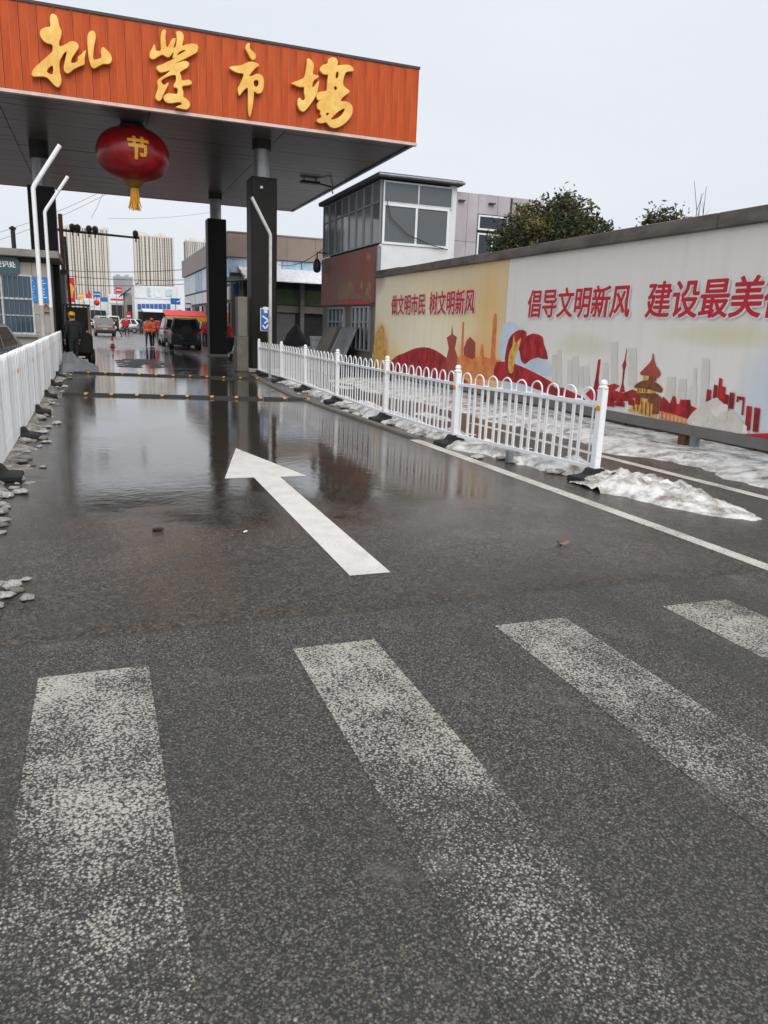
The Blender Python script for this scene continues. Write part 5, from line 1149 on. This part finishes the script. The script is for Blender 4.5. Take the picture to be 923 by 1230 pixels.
# ================================================================== PEOPLE
def person(label, loc, rz, top, legs, head='hair', stride=.25, arms=.12, lean=0., height=1.72, vest=None, cap=None, carry=None):
    s = height / 1.72
    V = {'pel': (0, 0, .95, .125), 'bel': (0, .01 + lean * .1, 1.08, .13), 'che': (0, .02 + lean * .25, 1.28, .15), 'nec': (0, .03 + lean * .42, 1.47, .062), 'hd0': (0, .05 + lean * .5, 1.55, .078), 'hd1': (0, .06 + lean * .55, 1.66, .092)}
    E = [('pel', 'bel'), ('bel', 'che'), ('che', 'nec'), ('nec', 'hd0'), ('hd0', 'hd1')]
    for i, sx in enumerate((-1, 1)):
        f = stride * (1 if i else -1)
        V.update({f'hip{i}': (sx * .095, 0, .90, .098), f'kn{i}': (sx * .10, f * .6 + .04, .50, .068), f'an{i}': (sx * .10, f, .09, .05), f'to{i}': (sx * .11, f + .16, .045, .042),
                  f'sh{i}': (sx * .185, .02 + lean * .35, 1.40, .068), f'el{i}': (sx * .25, -f * arms * 2 - .02 + lean * .4, 1.13, .05), f'wr{i}': (sx * .25, -f * arms * 3 + .10 + lean * .6, .90, .038), f'ha{i}': (sx * .245, -f * arms * 3 + .13 + lean * .6, .80, .036)})
        E += [('pel', f'hip{i}'), (f'hip{i}', f'kn{i}'), (f'kn{i}', f'an{i}'), (f'an{i}', f'to{i}'), ('che', f'sh{i}'), (f'sh{i}', f'el{i}'), (f'el{i}', f'wr{i}'), (f'wr{i}', f'ha{i}')]
    ks = list(V); me = bpy.data.meshes.new('sk'); me.from_pydata([tuple(c * s for c in V[k][:3]) for k in ks], [(ks.index(a), ks.index(b)) for a, b in E], [])
    o = bpy.data.objects.new('sk', me); col.objects.link(o)
    md = o.modifiers.new('skin', 'SKIN'); md.use_smooth_shade = True
    for i, k in enumerate(ks): r = V[k][3] * s; me.skin_vertices[0].data[i].radius = (r * (1.25 if k in ('che', 'bel', 'pel') else 1), r); me.skin_vertices[0].data[i].use_root = (k == 'pel')
    o.modifiers.new('sub', 'SUBSURF').levels = 2
    bpy.context.view_layer.update()
    m2 = bpy.data.meshes.new_from_object(o.evaluated_get(bpy.context.evaluated_depsgraph_get())); bpy.data.objects.remove(o)
    m2.name = 'body'; m2.materials.clear()
    for q in (top, legs, 'skin', 'tyre', head): m2.materials.append(M[q])
    for p in m2.polygons:
        c = p.center / s
        p.use_smooth = True
        if c.z > 1.60 - (.06 if c.y < .03 + lean * .5 else 0) and c.z > 1.5: p.material_index = 4
        elif c.z > 1.475: p.material_index = 2
        elif c.z < .09: p.material_index = 3
        elif abs(c.x) > .19 and c.z < .86: p.material_index = 2
        elif c.z < .92 and abs(c.x) < .2: p.material_index = 1
        else: p.material_index = 0
    t = thing('person', label, 'person', loc, rz)
    link('body', m2, t, True)
    fm = MB()                                                       # nose, ears
    hy, hz = V['hd0'][1], 1.60
    fm.lathe([(.018, -.02), (.014, .0), (.006, .03)], 6, (0, (hy + .105) * s, (hz - .02) * s)); fm.lathe([(.02, -.03), (.022, .02), (.01, .03)], 6, (-.092 * s, hy * s, hz * s)); fm.lathe([(.02, -.03), (.022, .02), (.01, .03)], 6, (.092 * s, hy * s, hz * s))
    fm.build('nose_and_ears', 'skin', t, True, smooth=True)
    for i, sx in enumerate((-1, 1)):                                # fingers
        hx, hy_, hz_ = (V[f'ha{i}'][k] for k in range(3)); fg = MB()
        for k in range(4): fg.tube([(hx, hy_ - .025 + k * .018, hz_ - .01), (hx - sx * .006, hy_ - .022 + k * .018, hz_ - .06), (hx - sx * .022, hy_ - .018 + k * .018, hz_ - .085 + .008 * abs(k - 1))], [.010, .009, .007], 5)
        fg.tube([(hx - sx * .01, hy_ + .03, hz_ + .01), (hx - sx * .025, hy_ + .05, hz_ - .03)], [.011, .008], 5); fg.build('fingers', 'skin', t, True)
    if vest:
        ring = lambda z, wx, wy, yo: [(wx * math.cos(a) * s, (yo + wy * math.sin(a)) * s, z * s) for a in [2 * math.pi * k / 16 for k in range(16)]]
        v_ = MB().loft([ring(.90, .19, .165, 0), ring(1.08, .20, .175, .01 + lean * .1), ring(1.28, .225, .19, .02 + lean * .25), ring(1.42, .19, .14, .02 + lean * .36), ring(1.46, .10, .09, .03 + lean * .4)]).build('safety_vest', vest, t, True, smooth=True)
        for z in (1.02, 1.20): MB().loft([ring(z, .209, .184, .01 + lean * .15), ring(z + .06, .214, .186, .012 + lean * .16)]).build('reflective_stripe', 'vest_stripe', v_, True)
    if cap:
        MB().lathe([(.112 * s, -.01), (.115 * s, .02), (.10 * s, .08), (.06 * s, .115), (.01, .125)], 16, (0, V['hd1'][1] * s, 1.655 * s)).build('cap', cap, t, True, smooth=True)
    if carry:
        MB().tube([(.26 * s, .15, .85 * s), (.3 * s, .75, .12)], .018, 6).box(.2 * s, .42 * s, .74, .80, 0, .28).build('snow_shovel', 'galv', t, True)
    return t
person('person in orange safety vest and dark trousers, walking past the silver car', at(179, 416.5), 2.9, 'vest_orange', 'cloth_navy', 'hair', .16, vest='vest_orange')
person('second vested person with a cap, close beside the walking one', at(184, 416.5), .3, 'cloth_red', 'cloth_black', 'hair', .12, vest='vest_orange', cap='vest_orange')
person('person in black stepping along beside the bronze-grey car', at(142.5, 405), 1.2, 'cloth_black', 'cloth_black', 'hair', .38, lean=.25)
person('person in red jacket by the white minivan', (gy(149, 390, 92).x, 92, 0), 2.6, 'cloth_red', 'cloth_navy', 'hair', .1)
person('person in red coat between the vested pair and the silver car', (gy(192, 400, 58).x, 58, 0), 2.9, 'cloth_red', 'cloth_navy', 'hair', .14)
person('person in red standing under the awning behind the off-roader', (gy(246, 395, 53).x, 53, 0), 3.0, 'cloth_red', 'cloth_navy', 'hair', .08)
person('person in black with yellow cap standing behind the forklift', (gy(89, 410, 28.6).x, 28.6, 0), .5, 'cloth_black', 'cloth_black', 'hair', .06, height=1.78, cap='fork_yellow')
person('person in dark red jacket behind the rear black column', (gy(274, 395, 43.).x, 43., 0), 2.8, 'cloth_red', 'cloth_black', 'hair', .1)
for px, Yd, mt, lab in ((153, 84., 'cloth_red', 'person in red behind the white minivan walking off'), (197, 66., 'vest_orange', 'person in orange beside the far end of the silver car'), (188, 70., 'cloth_red', 'person in red beyond the vested pair'), (170, 96., 'cloth_navy', 'person in navy by the white car with darkened windows'), (104, 100., 'cloth_navy', 'person in navy near the low stall row')):
    person(lab, (gy(px, 395, Yd).x, Yd, 0), random.uniform(2.4, 3.6), mt, 'cloth_black', 'hair', .14)
cq = gz(135.5, 417.5)
cn_ = thing('traffic_cone', 'small red and white traffic cone standing on the street edge', 'cone', (cq.x, cq.y, 0))
B(-.17, .17, -.17, .17, 0, .03).build('base', 'black_rubber', cn_, True); MB().lathe([(.13, .03), (.10, .22)], 14).build('lower_band', 'banner_red', cn_, True); MB().lathe([(.10, .221), (.075, .40)], 14).build('white_band', 'white_paint', cn_, True); MB().lathe([(.075, .401), (.03, .70)], 14).build('upper_band', 'banner_red', cn_, True)
for k, (px, Yd, sz, mt, lab) in enumerate(((249, 54., .5, 'awning_red', 'red crate on the ground under the red awning'), (255, 53.4, .45, 'bucket', 'white foam box beside the red crate under the awning'), (276, 41., .5, 'awning_yellow', 'yellow crate beside the rear column'), (203, 60., .5, 'bucket', 'white foam box behind the silver car'))):
    X_ = gy(px, 400, Yd).x; ct_ = thing('crate', lab, 'crate', (X_, Yd, 0), .2 * k)
    for z in (.04, .17, .30): MB().box(-sz / 2, sz / 2, -.2, -.185, z, z + .09).box(-sz / 2, sz / 2, .185, .2, z, z + .09).box(-sz / 2, -sz / 2 + .015, -.185, .185, z, z + .09).box(sz / 2 - .015, sz / 2, -.185, .185, z, z + .09).build('side_slat', mt, ct_, True)
    B(-sz / 2 + .02, sz / 2 - .02, -.18, .18, .02, .05).build('bottom', mt, ct_, True)
    for sx in (-1, 1):
        for sy in (-1, 1): B(sx * (sz / 2 - .03) - .02, sx * (sz / 2 - .03) + .02, sy * .165 - .015, sy * .165 + .015, 0, .4).build('corner_post', mt, ct_, True)
# motor scooter parked by the column
ms = thing('scooter', 'black motor scooter parked between the two black columns', 'scooter', (gy(283, 415, 34.5).x, 34.5, 0), .25)
for y in (-.62, .62):
    w2 = MB().tube([(-.06, y, .25), (-.03, y, .25), (.03, y, .25), (.06, y, .25)], [.21, .25, .25, .21], 18).build('wheel', 'tyre', ms, True, smooth=True); MB().tube([(-.065, y, .25), (.065, y, .25)], .12, 12).build('rim', 'rim', w2, True)
MB().loft([[(-.14, y, z0), (.14, y, z0), (.16, y, (z0 + z1) / 2), (.11, y, z1), (-.11, y, z1), (-.16, y, (z0 + z1) / 2)] for y, z0, z1 in ((-.85, .5, .66), (-.6, .42, .76), (-.1, .30, .74), (.1, .28, .42), (.4, .28, .40))]).build('body', 'car_black', ms, True, smooth=True)
MB().loft([[(-.13, y, .76), (.13, y, .76), (.10, y, z), (-.10, y, z)] for y, z in ((-.72, .84), (-.4, .88), (-.02, .82))]).build('seat', 'black_rubber', ms, True, smooth=True)
MB().loft([[(-w_, y, z), (w_, y, z), (w_ * .8, y + .1, z), (-w_ * .8, y + .1, z)] for y, z, w_ in ((.42, .3, .18), (.50, .7, .22), (.44, 1.0, .16))]).build('front_shield', 'car_black', ms, True, smooth=True)
MB().tube([(-.32, .36, 1.04), (0, .44, 1.0), (.32, .36, 1.04)], .02, 8).build('handlebar', 'black_steel', ms, True)
for sx in (-1, 1): MB().tube([(sx * .25, .40, 1.03), (sx * .30, .42, 1.2)], .01, 5).lathe([(.02, -.04), (.06, 0), (.02, .04)], 8, (sx * .30, .42, 1.22)).build('mirror', 'black_steel', ms, True)

# ================================================================== SNOW, SLUSH, LUMPS
def snow_sheet(name, x0, x1, y0, y1, hfn, mat, res=.06, kind='stuff', base=.0, parent=None):
    nx_, ny_ = max(2, int((x1 - x0) / res)), max(2, int((y1 - y0) / res)); H = {}
    vs = []; idx = {}; fs = []
    for i in range(nx_ + 1):
        for j in range(ny_ + 1):
            x = x0 + (x1 - x0) * i / nx_; y = y0 + (y1 - y0) * j / ny_; H[i, j] = (x, y, hfn(x, y, i / nx_, j / ny_))
    for i in range(nx_):
        for j in range(ny_):
            q = [(i, j), (i + 1, j), (i + 1, j + 1), (i, j + 1)]
            if max(H[k][2] for k in q) > 0:
                f = []
                for k in q:
                    if k not in idx: idx[k] = len(vs); x, y, z = H[k]; vs.append((x, y, max(z, -.012) + base))
                    f.append(idx[k])
                fs.append(tuple(f))
    o = MB().add(vs, fs).build(name, mat, smooth=True); o['kind'] = kind; return o
# wide snow beyond the bay line, against the low kerb behind the billboard
def edge_x(y): return 7.02 + (12.5 - y) * .035 + .42 * fbm(y * .6, 3.1) + .10 * fbm(y * 3.1, 1.7)
snow_sheet('snow_ground', 6.0, 9.05, 3.0, 23.2, lambda x, y, u, v: min(.11, (x - edge_x(y)) * .16) + .03 * fbm(x * .9, y * .5) + .008 * fbm(x * 5, y * 4) - .006, 'dirty_snow', .055)
# kerb stones behind the billboard with snow on top
kw = thing('low_wall', 'low stone kerb wall capped with snow behind the billboard posts', 'wall', (9.2, 12, 0))
y = 3.0
while y < 23:
    y2 = y + random.uniform(1.1, 1.7); B(9.0 + random.uniform(-.015, .015), 9.4, y, y2 - .03, 0, .30 + random.uniform(-.015, .015)).build('kerb_stone', 'kerb_stone', kw, bevel=.025); y = y2
sn = snow_sheet('snow_cap', 9.03, 11.0, 3.0, 23., lambda x, y, u, v: .05 + .03 * fbm(x * 2, y * 1.2) + .03 * min(1, u * 10), 'snow', .09, base=.285)
# ploughed snow under the right-hand fence
def fx(y):
    for (xa, ya), (xb, yb) in zip(RP, RP[1:]):
        if ya <= y <= yb: return xa + (xb - xa) * (y - ya) / (yb - ya)
    return RP[0][0] if y < RP[0][1] else RP[-1][0]
snow_sheet('ploughed_snow', 4.5, 6.35, 7.0, 22.6, lambda x, y, u, v: .11 * (1 - ((x - fx(y) - .22 - .16 * fbm(y * .7, 9.)) / (.34 + .10 * fbm(y * 1.3, 2.))) ** 2) + .10 * fbm(x * 2.6, y * 1.7, 4.) + .035 * fbm(x * 8, y * 8, 1.) - (.03 if y > 17 else 0) - max(0, fx(y) - .30 - x) * .8, 'dirty_snow', .05)
snow_sheet('thin_snow', 5.4, 6.7, 9.5, 22.8, lambda x, y, u, v:   .045 * fbm(x * 1.5, y * .55, 12.) - .022 + .012 * fbm(x * 7, y * 5, 2.), 'dirty_snow', .06)
# the heap at the fence end: churned lumps tailing off to the right
P0, P1 = gz(728, 578), gz(900, 622)
ax = (P1 - P0); al = ax.length; ax.normalize(); pxv = Vector((-ax.y, ax.x, 0))
def pile_h(x, y, u, v):
    d = Vector((x, y, 0)) - P0; s_ = d.dot(ax) / al; w_ = d.dot(pxv)
    if s_ < -.12 or s_ > 1.05: return -.05
    wd = ((.48 * (1 - s_) ** .5 + .15) if s_ < 1 else .12) * (1 + .32 * fbm(x * 2.3, y * 2.3, 5.))
    hh = (.19 * max(0, 1 - max(0, s_)) ** 1.3 + .035) * max(0, 1 - abs((w_ - .06 * fbm(s_ * 5, 1.)) / wd) ** 2.2) * max(0, min(1, (s_ + .12) * 3.2))
    r = abs(fbm(x * 3.4, y * 3.4, 8.)); r2 = abs(fbm(x * 9, y * 9, 3.))
    return hh * (.85 + .4 * r) + (.035 * r + .03 * r2) * min(1, hh * 12) - .012
snow_sheet('snow_pile', min(P0.x, P1.x) - .5, max(P0.x, P1.x) + .3, min(P0.y, P1.y) - .8, max(P0.y, P1.y) + .9, pile_h, 'pile_snow', .022)
def lump_mesh(name, mat, sd_, sub=2, flat=.6):
    bm = bmesh.new(); bmesh.ops.create_icosphere(bm, subdivisions=sub, radius=1)
    for v in bm.verts:
        n_ = .35 * noise.noise(v.co * 1.3 + Vector((sd_ * 9.1, sd_, 0))) + .16 * noise.noise(v.co * 3.3 + Vector((0, sd_ * 5, sd_)))
        v.co *= 1 + n_ * 1.5; v.co.z *= flat
    me = bpy.data.meshes.new(name); bm.to_mesh(me); bm.free(); me.materials.append(M[mat])
    me.polygons.foreach_set('use_smooth', [sd_ % 3 != 0] * len(me.polygons)); return me
lms = [lump_mesh('snow_lump', ('dirty_snow', 'slush', 'dirty_snow', 'pile_snow')[k % 4], k, 2, .42) for k in range(8)]
def lumps(region, n, smin, smax, label, group, meshes=lms):
    for i in range(n):
        x, y = region(random.random()); s_ = random.uniform(smin, smax)
        o = link('snow_lump', random.choice(meshes)); o.location = (x, y, s_ * .25); o.scale = (s_, s_ * random.uniform(.7, 1.3), s_ * random.uniform(.6, 1.)); o.rotation_euler = (0, 0, random.uniform(0, 6.28))
        tag(o, label, 'snow', group)
def lreg(t):
    y = 6.2 + 21 * t ** 1.15; return (-1.02 + .0085 * (8 - y) + abs(random.gauss(.13, .13)), y)
lumps(lreg, 130, .025, .09, 'dirty snow lump lying along the foot of the left fence', 'snow lumps along the left fence')
lumps(lambda t: (-.60 + random.gauss(0, .05), 4.35 + .7 * t), 9, .02, .06, 'dirty snow lump scattered before the fence beside the lane edge', 'loose snow lumps at the lane edge')
def rreg(t):
    y = 7.4 + 14 * t; return (fx(y) + random.gauss(-.05, .13), y)
lumps(rreg, 70, .035, .10, 'broken snow lump along the foot of the right-hand fence', 'snow lumps along the right fence', lms)
def preg(t):
    p = P0 + ax * al * t * .55 + pxv * random.uniform(-.36, .3) * (1 - t * .5); return (p.x, p.y)
lumps(preg, 90, .03, .15, 'hard snow chunk broken from the heap at the fence end', 'snow chunks round the heap', [lump_mesh('snow_lump', 'pile_snow', k + 20, 2, .7) for k in range(5)])
# black rubber feet left along the left kerb, with grimy slush ridge
snow_sheet('slush_ridge', -1.15, -.45, 5.5, 27.5, lambda x, y, u, v: .03 - (x + 1.02 + .012 * (y - 8)) * .20 + .05 * fbm(x * 3, y * 1.3, 6.) + .02 * fbm(x * 9, y * 7, 2.), 'slush', .06)
# small litter
o = heap('fallen_leaf', 'curled reddish leaf lying on the wet lane', 'leaf', lambda u, v, x, y: .014 + .02 * (2 * u - 1) ** 2 - .01 * abs(2 * v - 1), gz(676, 654).x - .045, gz(676, 654).x + .045, gz(676, 654).y - .025, gz(676, 654).y + .025, 'leaf_litter', 6)
o = heap('paper_scrap', 'small pale scrap lying on wet lane by the arrow', 'litter', lambda u, v, x, y: .008 + .01 * u, gz(295, 640).x - .015, gz(295, 640).x + .015, gz(295, 640).y - .02, gz(295, 640).y + .02, 'print_white', 4)
dl = gz(190, 637)
tag(link('stone_chip', lump_mesh('stone_chip', 'mud', 5), loc=(dl.x, dl.y, .01)), 'dark flat stone lying at the puddle edge', 'stone').scale = (.05, .035, .02)

# ================================================================== TREES BEHIND THE BILLBOARD
def tree(label, px0, px1, pyt, X_, seed, nleaf, mats=('leaf_dark', 'leaf_olive', 'leaf_brown'), trunk_h=2.2):
    rnd = random.Random(seed)
    a, b = gx(px0, pyt + 30, X_), gx(px1, pyt + 30, X_); cy_ = (a.y + b.y) / 2; ry = abs(a.y - b.y) / 2; top = gx((px0 + px1) / 2, pyt, X_).z
    ry = max(.8, ry * .9); c0 = Vector((X_, cy_, 0)); rz_ = (top - trunk_h + .6) / 2; cz = top - rz_
    t = thing('evergreen_tree', label, 'tree', tuple(c0), 0, 'trees behind the billboard')
    tk = MB().tube([c0, c0 + Vector((.05, .04, trunk_h * .6)), c0 + Vector((-.05, 0, trunk_h + .5)), c0 + Vector((0, .1, cz + .3))], [.13, .11, .08, .03], 10)
    tips = []
    for k in range(150):
        z = rnd.uniform(.0, 1.0); th = rnd.uniform(0, 6.28); ph = rnd.uniform(-.5, 1.2); rr_ = rnd.uniform(.55, 1.0)
        d = Vector((math.cos(th) * math.cos(ph) * ry * .8, math.sin(th) * math.cos(ph) * ry, math.sin(ph) * rz_)) * rr_
        d *= .92 + .28 * fbm(th * 1.2, ph * 1.6, seed)
        tip = Vector((c0.x, c0.y, cz)) + d; st = c0 + Vector((0, 0, trunk_h * rnd.uniform(.6, 1.1)))
        mid = st.lerp(tip, .55) + Vector((rnd.gauss(0, .1), rnd.gauss(0, .1), .12))
        tk.tube([st, mid, tip], [.035, .022, .008], 5); tips.append((tip, mid))
    tk.build('trunk', 'bark', t)
    cm = MB()
    for k in range(nleaf):
        if k % 5 < 2:
            tip, mid = rnd.choice(tips); p = mid.lerp(tip, min(1.0, rnd.triangular(.1, 1.1, 1.0))) + Vector((rnd.gauss(0, .12), rnd.gauss(0, .12), rnd.gauss(0, .1)))
        else:
            dd = Vector((rnd.gauss(0, 1), rnd.gauss(0, 1), rnd.gauss(0, 1))).normalized(); lum = .88 + .22 * fbm(dd.x * 2.2 + seed, dd.y * 2.2, dd.z * 2.2) + .10 * fbm(dd.x * 6, dd.y * 6, dd.z * 6 + seed)
            p = Vector((c0.x + dd.x * ry * .8 * lum, c0.y + dd.y * ry * lum, cz + dd.z * rz_ * lum)).lerp(Vector((c0.x, c0.y, cz)), rnd.random() ** 2 * .5)
        L_ = rnd.uniform(.035, .075); w_ = L_ * .42
        u = Vector((rnd.gauss(0, 1), rnd.gauss(0, 1), rnd.gauss(-.1, .8))).normalized(); v = u.cross(Vector((rnd.gauss(0, 1), rnd.gauss(0, 1), rnd.gauss(0, 1)))).normalized(); n_ = u.cross(v)
        zz = (p.z - cz) / max(.1, rz_); br = fbm(p.x * 1.4, p.y * 1.4, p.z * 1.4 + seed)
        mi = 1 if br > .22 else (2 if br < -.42 or rnd.random() < .14 else 0)
        cm.add([p - u * L_, p + v * w_ + n_ * .01, p + u * L_, p - v * w_ + n_ * .01], [(0, 1, 2, 3)], mi)
    cm.build('crown', list(mats), t)
tree('broad olive-brown evergreen rising behind the billboard beside the clad building', 612, 730, 229, 10.6, 3, 42000)
tree('small rounded evergreen showing over the billboard cap past the broad one', 766, 826, 247, 11.6, 5, 14000)
tree('low shrubby evergreen just topping the billboard cap beyond the bare shoots', 868, 906, 250, 11.6, 8, 6000)
bs_ = gx(846, 245, 11.8)
bt = thing('bare_sapling', 'bare leafless sapling with thin upright twigs behind the billboard', 'tree', (bs_.x, bs_.y, 0))
tw_ = MB(); rnd = random.Random(4)
for k in range(9):
    ang = rnd.gauss(0, .09); h_ = rnd.uniform(.6, 1.0) * (gx(846, 216, 11.8).z + .1)
    pts = [Vector((bs_.x, bs_.y, 1.0)) + Vector((rnd.gauss(0, .05), math.sin(ang) * s_ * h_ * .5 + .05 * fbm(s_ * 3, k), s_ * (h_ - 1))) for s_ in (0, .3, .6, .85, 1)]
    tw_.tube(pts, [.022, .018, .012, .008, .004], 5)
    for j in (2, 3): tw_.tube([pts[j], pts[j] + Vector((rnd.gauss(0, .1), rnd.gauss(0, .22), .3))], [.007, .003], 4)
tw_.tube([(bs_.x, bs_.y, 0), (bs_.x, bs_.y, 1.1)], .05, 8)
tw_.build('twigs', 'bark', bt)

# ================================================================== AIR
m_ = bpy.data.materials.new('haze_air'); m_.use_nodes = True; n_ = m_.node_tree; n_.nodes.clear()
o_ = n_.nodes.new('ShaderNodeOutputMaterial'); v_ = n_.nodes.new('ShaderNodeVolumePrincipled'); v_.inputs['Density'].default_value = .00011; v_.inputs['Color'].default_value = (.93, .95, .98, 1)
n_.links.new(v_.outputs[0], o_.inputs['Volume'])
hz = MB().box(-1520, 1520, -80, 1820, -1.2, 112).build('haze', m_); hz['kind'] = 'stuff'
